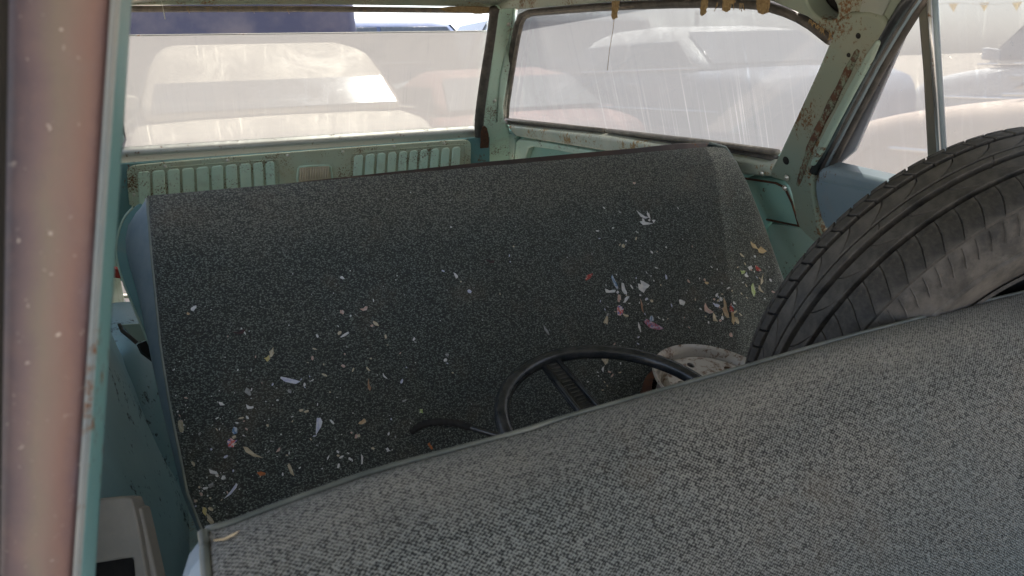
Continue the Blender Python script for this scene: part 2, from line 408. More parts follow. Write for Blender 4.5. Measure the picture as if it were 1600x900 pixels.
# lower edge of the sill and the panel below
TP = Vector((.5, 3.235, -.5)); TN = Vector((0, 1, .08)).normalized()
def tgp(pix, off=0): return [hit(x, y, TP + TN * off, TN) for x, y in pix]
link('tailgate_inner_skin', slab(tgp([(120, 262), (765, 214), (765, 420), (120, 441)]), TN, .03), M['teal_dark'], W, smooth=40)
tpanel = link('tailgate_panel', slab(tgp(smoothpoly([(197, 270), (200, 262), (212, 257), (420, 240), (718, 218), (733, 219), (737, 228), (733, 310), (205, 350)], 2), -.012), TN, .011), M['teal_trim'], W, smooth=40, bevel=.003,
              label='green ribbed trim panel speckled with rust inside the tailgate')
def tpart(name, me, mat, **kw): return link(name, me, mat, tpanel, **kw)
def rib_row(xs, top, dx):
    for a, b in zip(xs, xs[1:]):
        a += 1.9; b -= 1.9
        ya, yb = interp(top, a), interp(top, b)
        pix = [(a, ya + 3), (a + 3, ya), (b - 3, yb), (b, yb + 3), (b + dx, yb + 75), (a + dx, ya + 75)]
        tpart('rib', slab(tgp(pix, -.022), TN, .0095), M['teal_light'], bevel=.004, smooth=50, seg=3)
rib_row([213, 236, 259.5, 282.5, 305, 328, 350.5, 372.5, 394, 413, 431], [(213, 269), (431, 252)], 3)
rib_row([552, 570, 588, 605, 622, 638.5, 655, 672, 688.5, 705, 722], [(552, 243), (722, 229)], -5)
link('rib_frame', tube(tgp(smoothpoly([(208, 345), (205, 275), (210, 266), (431, 248), (436, 254), (438, 330)], 1, False), -.013), .003, 6), M['teal_trim'], tpanel, smooth=180)
link('rib_frame', tube(tgp(smoothpoly([(545, 320), (548, 245), (553, 239), (722, 225), (728, 229), (724, 300)], 1, False), -.013), .003, 6), M['teal_trim'], tpanel, smooth=180)
for x, y in ((258, 260), (356, 251), (209, 304), (450, 243), (536, 237), (616, 229), (694, 224)):
    c = tgp([(x, y)], -.013)[0]
    tpart('screw', lathe([(0.0001, -.004), (.004, -.003), (.007, 0)], c, TN, 10), M['screw'], smooth=60)
hp = tpart('handle_recess', slab(tgp(smoothpoly([(465, 262), (516, 259), (519, 300), (464, 304)], 1), -.016), TN, .004), M['latch'])
for i in range(12):
    x = 470 + i * 3.9
    pp = tgp([(x, 262 - i * .25), (x - .5, 272 - i * .2), (x - .5, 300)], -.02)
    link('latch_rib', tube(pp, .0052, 6), M['latch'], hp, smooth=180)
link('latch_frame', tube(tgp(smoothpoly([(465, 300), (465, 264), (469, 260), (513, 258), (518, 262), (520, 298)], 1, False), -.018), .0045, 6), M['teal_light'], hp, smooth=180)

# --- rear corner post
gate('rear_pillar', smoothpoly([(776, 5), (808, 5), (806, 45), (797, 110), (784, 185), (800, 205), (800, 280), (740, 280), (750, 220), (757, 170), (768, 90)], 1), .05, M['teal_light'], off=-.09, bevel=.010, seg=3)
link('pillar_crease', tube(gatep([(803, 14), (795, 60), (782, 120), (776, 190)], -.092), .0045, 6), M['teal'], W, smooth=180)
link('window_channel', tube(gatep(smoothpoly([(774, 12), (770, 50), (758, 120), (749, 185), (750, 215), (756, 262)], 2, False), -.075), .024, 10, .7), M['rubber'], W, smooth=180)
link('window_channel', tube(gatep([(769, 14), (764, 60), (745, 200)], -.062), .008, 8), M['rubber_brown'], W, smooth=180)
link('pillar_rust_strip', pslab(smoothpoly([(752, 200), (760, 196), (765, 215), (763, 240), (755, 262), (748, 250), (751, 225)], 1), TG_P, TG_N, .006, (), -.112), M['rust'], W, bevel=.002)
for x, y in ((795, 38), (773, 158)):
    link('screw', lathe([(.0001, -.004), (.006, -.003), (.009, 0)], gatep([(x, y)], -.092)[0], TG_N, 10), M['screw'], W, smooth=60)

# --- rear quarter window
pane('quarter_window', sidep([(784, 196), (808, 14), (960, 0), (1200, -6), (1330, 40), (1222, 262)], .012), SIDE_N, M['dust_q'], 'dusty rear quarter window streaked by dried rain')
gk = smoothpoly([(1300, 62), (1262, 32), (1215, 12), (1170, 4), (1080, 4), (960, 9), (860, 17), (818, 21), (809, 40), (798, 105), (787, 180), (792, 190), (806, 193), (946, 209)], 1, False)
link('window_gasket', tube(sidep(gk, -.004), .019, 8, .7), M['rubber'], W, smooth=180)
link('window_gasket', tube(sidep([(p[0] + 4, p[1] + 2) for p in gk[10:-3]], -.014), .009, 8, .7), M['rubber_brown'], W, smooth=180)
link('gasket_lower_strip', tube(sidep([(792, 187), (945, 204)], -.018), .012, 8, .7), M['rubber_brown'], W, smooth=180)
link('gasket_lower_strip', tube(sidep([(950, 204.5), (1100, 222), (1214, 238)], -.018), .012, 8, .7), M['rubber_brown'], W, smooth=180)
link('gasket_lower_strip', tube(sidep([(950, 211), (1100, 230), (1212, 248)], -.010), .015, 8, .7), M['rubber'], W, smooth=180)
# roof side rail above the windows, running into the pillar head with its oval hole
hole = [(1284 + 25 * math.cos(t) + 3 * math.sin(t), 7 + 25 * math.sin(t) * .95 + 9 * math.cos(t)) for t in [k * math.pi / 10 for k in range(20)]]
side('roof_rail', [(770, -80), (1500, -80), (1470, -30), (1432, -8), (1395, 45), (1340, 82), (1302, 58), (1262, 27), (1205, 2), (1080, -2), (960, 3), (820, 14), (770, 14)], .05, M['olive'], off=-.05, bevel=.004, holes=[hole])
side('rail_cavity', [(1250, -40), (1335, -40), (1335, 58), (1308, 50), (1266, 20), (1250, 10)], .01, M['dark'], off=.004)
side('bare_metal_patch', smoothpoly([(1352, -20), (1400, -20), (1372, 38), (1352, 72), (1336, 58), (1340, 30)], 2), .004, M['wheelhouse'], off=-.054, bevel=.001)
side('front_quarter_pillar', [(1297, 66), (1310, 20), (1372, 20), (1392, 46), (1362, 98), (1320, 178), (1284, 248), (1268, 276), (1272, 320), (1288, 392), (1262, 372), (1244, 352), (1238, 310), (1230, 285), (1200, 277), (1205, 262), (1218, 240)], .06, M['olive'], off=-.06, bevel=.007, sm=1, seg=3)
side('pillar_seam', smoothpoly([(1366, 60), (1374, 70), (1318, 172), (1272, 262), (1262, 256), (1306, 170)], 1), .012, M['teal'], off=-.069, bevel=.004)
rs = smoothpoly([(1341, 78), (1330, 100), (1305, 150), (1280, 200), (1266, 228), (1260, 250), (1246, 290)], 1, False)
link('rust_streak', tube(sidep(rs, -.0605), .011, 8, .16, up=SIDE_N, rfun=lambda t: .35 + .55 * math.sin(t * 3.1) ** .6 + .12 * math.sin(t * 37)), M['rust_mottled'], W, smooth=180)
for x, y, r in ((1326, 86, .004), (1341, 56, .005), (1228, 251, .009)):
    link('pillar_hole', lathe([(.0001, -.0015), (r, -.0015), (r * 1.15, 0)], sidep([(x, y)], -.061)[0], SIDE_N, 12), M['dark'], W, smooth=60)
for x, y in ((1190, 271), (1229, 278), (1226, 294)):
    link('screw', lathe([(.0001, -.005), (.005, -.004), (.008, 0)], sidep([(x, y)], -.066)[0], SIDE_N, 10), M['screw'], W, smooth=60)
# rear door frame, glass, divider
fr = [(1436, -22), (1412, 12), (1392, 44), (1360, 98), (1322, 170), (1288, 236), (1272, 268)]
def shift(p, dx, dy=0): return [(x + dx, y + dy) for x, y in p]
link('door_seal', tube(sidep(fr, -.05), .012, 8), M['black'], W, smooth=180)
link('door_seal', tube(sidep(shift(fr, 7, 2), -.045), .007, 8), M['rubber'], W, smooth=180)
link('door_frame_trim', tube(sidep(shift(fr, 12, 4), -.04), .0055, 8), M['grey_blue'], W, smooth=180)
link('door_frame', tube(sidep(shift(fr, 19, 7), -.03), .009, 8), M['rubber'], W, smooth=180)
side('glass_edge_reflection', [(1415, 22), (1425, 30), (1336, 236), (1306, 262), (1298, 254), (1340, 168)], .008, M['glass_reflection'], off=-.010, bevel=.002)  # pale strip whose colour stands in for the reflection on the glass edge
pane('rear_door_window', sidep([(1300, 275), (1432, -60), (1800, -160), (1800, 420)], .012), SIDE_N, M['dust_d'], 'dusty rear door window')
side('window_divider', [(1427, -60), (1449, -60), (1456, 80), (1469, 300), (1451, 300), (1441, 110)], .022, M['divider'], off=-.03, bevel=.004)
link('divider_trim', tube(sidep([(1450, -30), (1457, 80), (1471, 290)], -.03), .0045, 6), M['chrome'], W, smooth=180)
link('divider_trim', tube(sidep([(1457, -30), (1463, 80), (1476, 290)], -.02), .008, 6), M['grey_blue'], W, smooth=180)
side('door_upper_frame', [(1415, -30), (1500, -75), (1800, -240), (1800, -190), (1500, -45), (1430, -16)], .03, M['olive'], off=-.04, bevel=.004)
link('belt_seal', tube(sidep([(1290, 262), (1400, 290), (1600, 342), (1800, 394)], -.03), .008, 8), M['rubber_brown'], W, smooth=180)
side('door_sill', [(1276, 267), (1290, 262), (1400, 288), (1800, 392), (1800, 430), (1400, 312), (1276, 284)], .05, M['grey_blue'], off=-.065, bevel=.012, seg=4)
side('door_panel', smoothpoly([(1272, 300), (1274, 277), (1290, 274), (1400, 300), (1800, 415), (1800, 640), (1450, 560), (1300, 366), (1284, 352)], 1), .04, M['grey_blue'], off=-.058, bevel=.008, seg=3)
side('door_lower_edge', [(1283, 357), (1302, 364), (1312, 384), (1286, 380)], .03, M['cream_sill'], off=-.05, bevel=.004)
# quarter panel below the window
side('quarter_inner_panel', [(740, 180), (1240, 246), (1290, 400), (1300, 640), (1150, 900), (740, 420)], .02, M['teal_clean'], off=.0)
side('quarter_belt_roll', [(790, 197), (946, 214), (1120, 242), (1222, 262), (1222, 279), (1150, 274), (946, 238), (806, 214)], .05, M['cream_sill'], off=-.05, bevel=.014, seg=4)
side('quarter_corner_panel', smoothpoly([(758, 262), (764, 205), (796, 207), (806, 216), (800, 262), (790, 300), (758, 300)], 1), .03, M['teal'], off=-.035, bevel=.005)
side('quarter_recess_frame', smoothpoly([(812, 216), (946, 240), (1150, 276), (1150, 290), (946, 250), (836, 228), (822, 233), (812, 300), (804, 300), (804, 225)], 1), .03, M['teal_light'], off=-.028, bevel=.004)
side('quarter_lower_panel', smoothpoly([(1150, 276), (1212, 284), (1226, 290), (1236, 312), (1250, 352), (1240, 352), (1196, 344), (1180, 420), (1120, 420)], 1), .03, M['teal_clean'], off=-.042, bevel=.006, seg=3)
link('panel_seam', tube(sidep([(1152, 277), (1212, 286), (1226, 293), (1237, 316), (1248, 353), (1198, 343)], -.046), .003, 6), M['rust'], W, smooth=180)
side('pillar_foot_panel', [(1194, 347), (1252, 358), (1286, 388), (1284, 520), (1230, 470)], .02, M['teal'], off=-.036, bevel=.004)
# wheelhouses, floor, near side
def dome(c, rx, ry, rz):
    V = []; Fc = []; n, m = 26, 10
    for j in range(m + 1):
        for i in range(n + 1):
            a = math.pi * i / n; b = (math.pi / 2) * j / m
            V.append(c + Vector((rx * math.sin(b) ** .6 if j else 0, -ry * math.cos(a) * (math.cos(b) ** .35 if j < m else 0), rz * math.sin(a) * (math.cos(b) ** .35 if j < m else 0))))
    for j in range(m):
        for i in range(n): a = j * (n + 1) + i; Fc.append((a, a + 1, a + n + 2, a + n + 1))
    return mesh(V, Fc)
link('wheelhouse', dome(Vector((1.33, 1.86, -.95)), -.24, .46, .55), M['wheelhouse'], W, smooth=180)
link('wheelhouse', dome(Vector((-.30, 2.05, -.95)), .16, .46, .40), M['blue_panel'], W, smooth=180)
link('floor_pan', box((-.34, -.6, -.98), (1.42, 3.28, -.95)), M['teal_dark'], W)
for i in range(9):
    x = -.20 + i * .155
    link('cargo_floor_rib', box((x, 1.95, -.949), (x + .10, 3.2, -.936)), M['concrete'], W, bevel=.004)
link('cargo_crossbar', box((-.3, 2.52, -.935), (1.3, 2.60, -.915)), M['concrete'], W, bevel=.004)
# near side skin: curves from the belt in to the floor
for ya, yb in ((462, 466), (481, 485)):
    link('tailgate_hinge_bar', slab(tgp([(120, ya), (420, ya), (420, yb), (120, yb)]), TN, .02), M['concrete'], W)
V = []; Fc = []; prof = [(-.27, -.20), (-.265, -.35), (-.25, -.5), (-.225, -.62), (-.19, -.75), (-.165, -.86), (-.15, -.949)]
ys = [.62 + i * .1 for i in range(13)]
for y in ys:
    for x, z in prof: V.append((x + .006 * nz(x, y, z, 6) - .05 * max(0, y - 1.6), y, z))
m_ = len(prof)
for i in range(len(ys) - 1):
    for k in range(m_ - 1): Fc.append((i * m_ + k, (i + 1) * m_ + k, (i + 1) * m_ + k + 1, i * m_ + k + 1))
link('near_side_panel', mesh(V, Fc), M['blue_panel'], W, smooth=180, label='scuffed blue green inner side panel beside the seat').modifiers.new('s', 'SOLIDIFY').thickness = .01
link('near_belt_rail', box((-.33, .62, -.215), (-.255, 3.2, -.18)), M['teal_dark'], W, bevel=.01)
link('near_roof_rail', box((-.30, -.3, .20), (-.22, 3.0, .262)), M['olive'], W, bevel=.01)
link('near_rear_pillar', slab([Vector((-.36, 3.28, -.2)), Vector((-.25, 3.28, -.2)), Vector((-.24, 3.02, .25)), Vector((-.31, 3.02, .25))], (0, 1, .6), .05), M['teal_dark'], W, bevel=.006)
link('near_quarter_pillar', slab([Vector((-.30, 1.40, -.2)), Vector((-.30, 1.58, -.2)), Vector((-.28, 1.36, .22)), Vector((-.28, 1.24, .22))], (-1, 0, 0), .04), M['teal_dark'], W, bevel=.006)
pane('near_quarter_window', [Vector((-.31, 1.5, -.2)), Vector((-.31, 3.2, -.2)), Vector((-.29, 3.0, .23)), Vector((-.29, 1.3, .23))], (-1, 0, 0), M['glass'])
link('near_rear_side_panel', box((-.40, 1.8, -.95), (-.365, 3.25, -.2)), M['teal'], W)
# roof skin
V = []; Fc = []; nx, ny = 12, 16
for j in range(ny + 1):
    y = -.75 + j * 3.82 / ny
    for i in range(nx + 1):
        s = i / nx; x = -.32 + s * 1.62
        V.append((x, y, .262 + .05 * (1 - (2 * s - 1) ** 2) + .02 * math.sin(math.pi * j / ny)))
for j in range(ny):
    for i in range(nx): a = j * (nx + 1) + i; Fc.append((a, a + 1, a + nx + 2, a + nx + 1))
rf = link('roof', mesh(V, Fc), M['olive'], W, smooth=180); rf.modifiers.new('s', 'SOLIDIFY').thickness = .03
# inside near side: bracket, grey armrest
BP = Vector((-.15, 1.7, -.5)); BN = Vector((-.3, 1, -.5)).normalized()
link('seat_bracket', pslab([(189, 507), (236, 504), (238, 528), (216, 536)], BP, BN, .006), M['teal'], W, bevel=.002)
link('seat_bracket', pslab([(216, 537), (238, 529), (242, 565), (222, 550)], BP, BN, .02, (), .005), M['dark'], W)
link('bracket_edge', tube([hit(x, y, BP, BN) for x, y in ((186, 506), (191, 517), (214, 536))], .004, 6), M['rubber'], W, smooth=180)
AP = Vector((-.15, .95, -.5)); AN = Vector((.25, .85, -.45)).normalized()
arm = link('armrest', pslab(smoothpoly([(118, 785), (155, 780), (200, 777), (207, 782), (216, 820), (226, 880), (240, 960), (212, 960), (209, 874), (204, 871), (152, 880), (120, 884)], 1), AP, AN, .035), M['grey_plastic'], W, bevel=.004, smooth=40, label='grey plastic armrest with a dark square opening')
link('armrest_side', pslab([(208, 792), (221, 794), (246, 905), (262, 960), (238, 960), (225, 880)], AP, AN, .03, (), .012), M['grey_plastic'], arm, bevel=.003)
link('armrest_opening', pslab([(120, 880), (208, 870), (214, 960), (120, 960)], AP, AN, .005, (), .03), M['dark'], arm)
# red tail lamp glimpsed
link('tail_lamp_back', pslab([(176, 418), (190, 422), (190, 436), (176, 434)], Vector((0, 3.0, 0)), Vector((0, 1, 0)), .03), rubber('red_lamp_plastic', (.35, .03, .02), (.2, .02, .015), .4), W, bevel=.004)

# --- torn headliner
def rag(px, py, wpx, hpx, off=-.07):
    pts = []; n = 7
    for i in range(n + 1): pts.append((px - wpx / 2 * (1 - .35 * i / n) + random.uniform(-1, 1), py + hpx * i / n))
    pts.append((px + random.uniform(-2, 2), py + hpx + 3))
    for i in range(n, -1, -1): pts.append((px + wpx / 2 * (1 - .35 * i / n) + random.uniform(-1, 1), py + hpx * i / n))
    me = pslab(pts, SIDE_P, SIDE_N, .004, (), off)
    for v in me.vertices: v.co += Vector((.006 * nz(*v.co, 30), .006 * nz(*v.co, 25), 0))
    link('headliner_scrap', me, M['burlap'], W)
for a in ((960, 2, 10, 26), (1099, 0, 10, 22), (1134, -4, 15, 20), (1191, -6, 24, 26), (1143, -8, 10, 12)): rag(*a)
def fringe(pix_fn, a, b, n, L, off):
    for i in range(n):
        t = random.random(); x = a[0] + (b[0] - a[0]) * t; y = a[1] + (b[1] - a[1]) * t
        l = L * random.uniform(.3, 1); dx = random.uniform(-.5, .5) * l
        link('headliner_thread', tube(pix_fn([(x, y), (x + dx * .4, y + l * .6), (x + dx, y + l)], off), .0009, 4), M['burlap'], W)
fringe(sidep, (1265, 30), (1302, 54), 30, 12, -.06)
fringe(gatep, (210, 9), (760, 13), 26, 12, -.06)
fringe(sidep, (1120, 4), (1200, 6), 10, 16, -.075)
link('headliner_scrap', pslab(smoothpoly([(680, 11), (772, 10), (766, 19), (745, 23), (728, 18), (700, 20)], 1), TG_P, TG_N, .004, (), -.07), M['burlap'], W)
link('hanging_thread', tube(sidep([(960, 26), (958, 45), (952, 80), (949, 110)], -.075), .0008, 4), M['burlap'], W)
link('hanging_thread', tube(gatep([(252, 0), (255, 14), (258, 30)], -.09), .0012, 4), M['cream_sill'], W)

# ------------------------------------------------------------------ rear seat backrest
RP, RN = Vector((.5, 1.55, -.205)), Vector((0, -1, .672)).normalized()
LE = [(230, 311), (234, 350), (238, 400), (243, 450), (252, 540), (265, 625), (280, 700), (294, 770), (320, 836)]
RE = [(1108, 224), (1133, 231), (1147, 252), (1166, 290), (1190, 350), (1222, 440), (1262, 600)]
Lz = sorted([(hit(x, y, RP, RN).z, hit(x, y, RP, RN).x) for x, y in LE])
Rz = sorted([(hit(x, y, RP, RN).z, hit(x, y, RP, RN).x) for x, y in RE])
zt, zb = -.2055, -.80
def rplane(x, z): return Vector((x, 1.55 + .672 * (z + .205), z))
def rear_pt(s, t):
    z = zt + (zb - zt) * t
    x = interp(Lz, z) * (1 - s) + interp(Rz, z) * s
    e = (1 - abs(2 * s - 1) ** 46) ** .5
    tt = min(1, t / .10); top = 1 - (1 - tt) ** 2
    b = .022 * e * top + (.008 * nz(x, 0, z, 4) + .003 * nz(x, 2, z, 13)) * e * top
    return rplane(x, z) + RN * b
V = []; Fc = []; U = []
ns, ntt = 110, 60
S = [.5 - .5 * math.cos(math.pi * i / ns) for i in range(ns + 1)]
T = [(j / ntt) ** 1.5 for j in range(ntt + 1)]
for t in T:
    for s in S:
        p = rear_pt(s, t); V.append(p); U.append((p.x, (zt - p.z) * 1.2))
for j in range(ntt):
    for i in range(ns): a = j * (ns + 1) + i; Fc.append((a, a + 1, a + ns + 2, a + ns + 1))
rear_me = mesh(V, Fc, U)
rear = link('rear_backrest', rear_me, M['seat_rear'], W, smooth=180, label='dark green grey rear seat backrest covered in paper and paint scraps')
rear_bvh = BVHTree.FromPolygons([Vector(v) for v in V], Fc)
# back board and rim behind the cushion
link('back_board', pslab([(232, 312), (320, 300), (480, 282), (600, 269), (760, 252), (900, 239), (1000, 230), (1060, 223), (1125, 222), (1150, 250), (1195, 360), (1226, 445), (1260, 600), (700, 640), (330, 800), (270, 600), (245, 450)], RP, RN, -.03, (), -.055), M['board'], rear, smooth=40, bevel=.003)
# sides of the cushion
def sideloft(front, back, bulge, mat, name, axis):
    n = 24; A = resample(front, n); B = resample(back, n); V = []; Fc = []; k = 7
    for i in range(n):
        for j in range(k + 1):
            u = j / k; p = A[i].lerp(B[i], u); V.append(p + axis * bulge * math.sin(math.pi * u) * math.sin(math.pi * min(1, .1 + i / n)))
    for i in range(n - 1):
        for j in range(k): a = i * (k + 1) + j; Fc.append((a, a + 1, a + k + 2, a + k + 1))
    link(name, mesh(V, Fc), mat, rear, smooth=180)
LF = [hit(x, y, RP, RN) for x, y in LE]; LBk = [hit(x, y, RP - RN * .09, RN) for x, y in [(229, 316), (212, 333), (200, 352), (195, 378), (199, 405), (209, 438), (222, 480), (238, 545), (254, 620), (270, 700), (284, 770), (312, 838)]]
sideloft(LF, LBk, .012, M['vinyl'], 'cushion_side', Vector((-1, 0, 0)))
REp = [hit(x, y, RP, RN) for x, y in RE]
sideloft(REp, [p - RN * .055 + Vector((.004, 0, 0)) for p in REp], .01, M['vinyl_dark'], 'cushion_side', Vector((1, 0, 0)))
tb = [rear_pt(s, 0) for s in S[::4]]
sideloft(tb, [p - RN * .055 + Vector((0, 0, .001)) for p in tb], .006, M['seat_rear'], 'cushion_top', Vector((0, 0, 1)))
# curved teal shell outside the cushion
shell = smoothpoly([(226, 311), (205, 326), (190, 345), (181, 380), (181, 402), (192, 440), (212, 488), (236, 545), (262, 600), (262, 560), (236, 480), (228, 380)], 2)
link('seat_shell', pslab(shell, RP, RN, -.012, (), -.10), M['teal_dark'], rear, smooth=40, bevel=.003)
link('shell_lip', tube([hit(x, y, RP - RN * .10, RN) for x, y in shell[2:30]], .0022, 6), M['teal'], rear, smooth=180)
link('piping', tube(resample([p + RN * .002 for p in LF], 60), .0036, 8), M['piping'], rear, smooth=180)
link('piping', tube(resample([p + RN * .002 for p in REp], 60), .0036, 8), M['piping'], rear, smooth=180)
link('piping', tube(resample([p - RN * .028 for p in tb], 60), .0026, 8), M['vinyl_dark'], rear, smooth=180)
# rear cushion (mostly hidden)
link('rear_cushion', box((-.09, .66, -.93), (1.24, 1.32, -.785)), M['seat_rear'], W, bevel=.04, seg=4, smooth=50)
me = bpy.data.objects['rear_cushion'].data

# ------------------------------------------------------------------ front seat backrest
FE = [(322, 831), (362, 821), (402, 805), (500, 769), (590, 737), (715, 704), (820, 676), (875, 657), (1000, 622), (1116, 589), (1200, 565), (1325, 528), (1420, 504), (1516, 478), (1600, 458), (1700, 436), (1760, 424), (1900, 397), (2060, 368)]
FS = .84
edge = [on_y(x, y, (.575 + .115 * min(1, (x - 322) / 1278)) * FS) for x, y in FE]
edge = resample([Vector(p) for p in smoothpoly([tuple(e) for e in edge], 1, False)], 260)
prof = [(.035, -.60), (.03, -.30), (.022, -.10), (.010, -.02), (0, 0), (-.008, .0035), (-.02, .0035), (-.035, .0005), (-.052, -.006), (-.07, -.0155), (-.087, -.0285), (-.102, -.045), (-.115, -.065), (-.127, -.09), (-.138, -.12), (-.150, -.16), (-.163, -.21), (-.18, -.28), (-.20, -.38), (-.225, -.50), (-.24, -.6)]
prof = [(a * FS if a < 0 else a * .6, b * FS) for a, b in smoothpoly(prof, 1, False)]
arc = [0]
for a, b in zip(prof, prof[1:]): arc.append(arc[-1] + math.hypot(a[0] - b[0], a[1] - b[1]))
k0 = min(range(len(prof)), key=lambda k: math.hypot(*prof[k]))
V = []; Fc = []; U = []
L0 = edge[0].x
for i, e in enumerate(edge):
    q = min(1, (e.x - L0) / .03); round_ = math.sqrt(1 - (1 - q) ** 2)
    for k, (dy, dz) in enumerate(prof):
        sag = .004 * nz(e.x * 3, dy * 9, dz * 5, 2.2) * round_
        inset = -.010 * (1 - round_)
        V.append(Vector((e.x, e.y + dy + (0 if k <= k0 else -sag), e.z + dz + (inset if k > k0 else 0) * 1.0 + (sag if k > k0 + 1 else 0))))
        U.append((e.x, arc[k] - arc[k0]))
m_ = len(prof)
for i in range(len(edge) - 1):
    for k in range(m_ - 1): Fc.append((i * m_ + k, (i + 1) * m_ + k, (i + 1) * m_ + k + 1, i * m_ + k + 1))
tmp = BVHTree.FromPolygons([Vector(v) for v in V], Fc)
for px_, py_, rad_, dep in ((1398, 566, .014, .004), (1375, 560, .010, -.002), (1345, 568, .016, .003), (1300, 582, .02, .002), (1592, 745, .012, .004), (1578, 728, .010, -.002), (860, 690, .03, .003), (1060, 640, .035, -.003), (620, 790, .03, .003), (1290, 700, .05, .004), (900, 830, .04, -.003)):
    h_, n_, _, _ = tmp.ray_cast(Vector((0, 0, 0)), ray(px_, py_).normalized())
    if h_ is None: continue
    if n_.dot(h_) > 0: n_ = -n_
    for v_ in V:
        d_ = (v_ - h_).length
        if d_ < rad_ * 3: v_ -= n_ * dep * math.exp(-(d_ / rad_) ** 2)
front_me = mesh(V, Fc, U)
front = link('front_backrest', front_me, M['seat_front'], W, smooth=180, label='grey tweed front seat backrest filling the foreground')
front_bvh = BVHTree.FromPolygons([Vector(v) for v in V], Fc)
cap = V[:m_]
Vc = list(cap); Fcc = []; cen = sum(cap, Vector()) / m_
for r_, off in ((.93, -.012), (.8, -.022), (.5, -.03)):
    for p in cap: q = cen + (p - cen) * r_; q.x = p.x + off; Vc.append(q)
for j in range(3):
    for k in range(m_ - 1): a = j * m_ + k; Fcc.append((a, a + 1, a + m_ + 1, a + m_))
Fcc.append(tuple(3 * m_ + k for k in range(m_)))
link('cushion_side', mesh(Vc, Fcc), M['vinyl'], front, smooth=180)
link('piping', tube([p + Vector((-.002, 0, .001)) for p in cap[k0 - 6:]], .0034, 8), M['piping_light'], front, smooth=180)
link('piping', tube([e + Vector((0, .002, .0005)) for e in edge], .0026, 8), M['piping_light'], front, smooth=180)
link('front_cushion', box((-.03, -.45, -.72), (1.28, .22, -.55)), M['seat_front'], W, bevel=.04, seg=4, smooth=50)

# --- near door pillar the camera looks past (faded outer paint with painted-in reflections, worn edge, teal jamb)
def colm(pxs, y0, name, mat, y1=None, bev=None, uv=False):
    (xt0, xb0), (xt1, xb1) = pxs
    V = []; U = []; n = 14
    for i in range(n + 1):
        py = -260 + i * (1500 / n); t = (py + 0) / 900
        a = on_y(xt0 + (xb0 - xt0) * t, py, y0); b = on_y(xt1 + (xb1 - xt1) * t, py, y1 or y0)
        for k in range(9):
            u = k / 8; p = a.lerp(b, u); p.y -= .006 * math.sin(math.pi * u); V.append(p); U.append((u, p.z))
    Fc = [(i * 9 + k, i * 9 + k + 1, (i + 1) * 9 + k + 1, (i + 1) * 9 + k) for i in range(n) for k in range(8)]
    o = link(name, mesh(V, Fc, U), mat, W, smooth=180); s = o.modifiers.new('s', 'SOLIDIFY'); s.thickness = .002; s.offset = 1
    return o
colm(((8, -4), (180, 118)), .34, 'center_pillar', M['pillar']).__setitem__('label', 'blurred faded door pillar, pink and olive reflections in its colour, closest to the camera')
colm(((179, 118), (187, 126)), .34, 'pillar_edge', M['worn_edge'], .342)
colm(((187, 126), (206, 149)), .343, 'pillar_jamb', M['teal_dark'], .375)
colm(((-60, -70), (14, 0)), .332, 'pillar_dark_strip', M['dark'], .334)  # plain dark strip along the pillar's left edge

# ================================================================== LOOSE THINGS IN THE WAGON
# steering wheel
sc_c = on_y(966, 650, .90); Rw = .178 * sc_c.length / (1155 / 1000) * 1.0
d = sc_c.normalized()
wn = Vector((.01, -.23, 1)).normalized()
sw = thing('steering_wheel', 'black steering wheel with one visible spoke lying loose on the rear seat', 'steering wheel', sc_c + Vector((0, 0, -.1)))
u = wn.orthogonal().normalized(); v = wn.cross(u)
ring = [sc_c + (u * math.cos(t) + v * math.sin(t)) * Rw for t in [2 * math.pi * k / 72 for k in range(72)]]
link('wheel_ring', tube(ring, .0122, 12, closed=True, up=wn), M['black'], sw, smooth=180)
hub = sc_c + Vector((-.02, -.045, -.03))
def spoke(px, py):
    e = hit(px, py, sc_c, wn); e = sc_c + (e - sc_c).normalized() * (Rw - .004)
    dr = (hub - e); s = dr.cross(wn).normalized()
    link('spoke', slab([e + s * .020, e - s * .016, hub - s * .024, hub + s * .024], wn, -.008), M['black'], sw, bevel=.003)
    for o_ in (.017, -.013):
        link('spoke_edge', tube([e + s * o_ + wn * .001, e.lerp(hub, .5) + s * o_ * 1.15 + wn * .003, hub + s * o_ * 1.3], .004, 8), M['black'], sw, smooth=180)
    for i in range(22):
        c = e.lerp(hub, .06 + i / 24)
        link('spoke_rib', tube([c + s * .010 + wn * .0005, c - s * .007 + wn * .0005], .0017, 5), M['black'], sw)
spoke(858, 562); spoke(1075, 690); spoke(900, 730)
link('hub', lathe([(.0001, .018), (.028, .016), (.04, .004), (.042, -.03), (.02, -.035), (.02, -.10)], hub, wn, 28), M['black'], sw, smooth=40)
# black wrapped rod
rod = [(643, 676), (655, 664), (680, 659), (710, 660), (745, 671), (785, 682), (815, 690)]
rp = []
for i, (x, y) in enumerate(rod):
    q = on_y(x, y, 1.19 - .02 * i)
    h = rear_bvh.ray_cast(Vector((0, 0, 0)), ray(x, y).normalized())[0]
    rp.append(h * (.985 - .012 * i) if h else q)
rp = resample([Vector(p) for p in smoothpoly([tuple(p) for p in rp], 2, False)], 60)
rodt = thing('wrapped_rod', 'bent black rod with tape wrapped end lying beside the steering wheel', 'rod', rp[0])
link('rod', tube(rp[8:], .0055, 10), M['black'], rodt, smooth=180)
link('tape_wrapping', tube(rp[:34], .0070, 10, rfun=lambda t: 1 + .22 * math.sin(t * 75) - .4 * max(0, .15 - t) * 6), M['groove'], rodt, smooth=180)

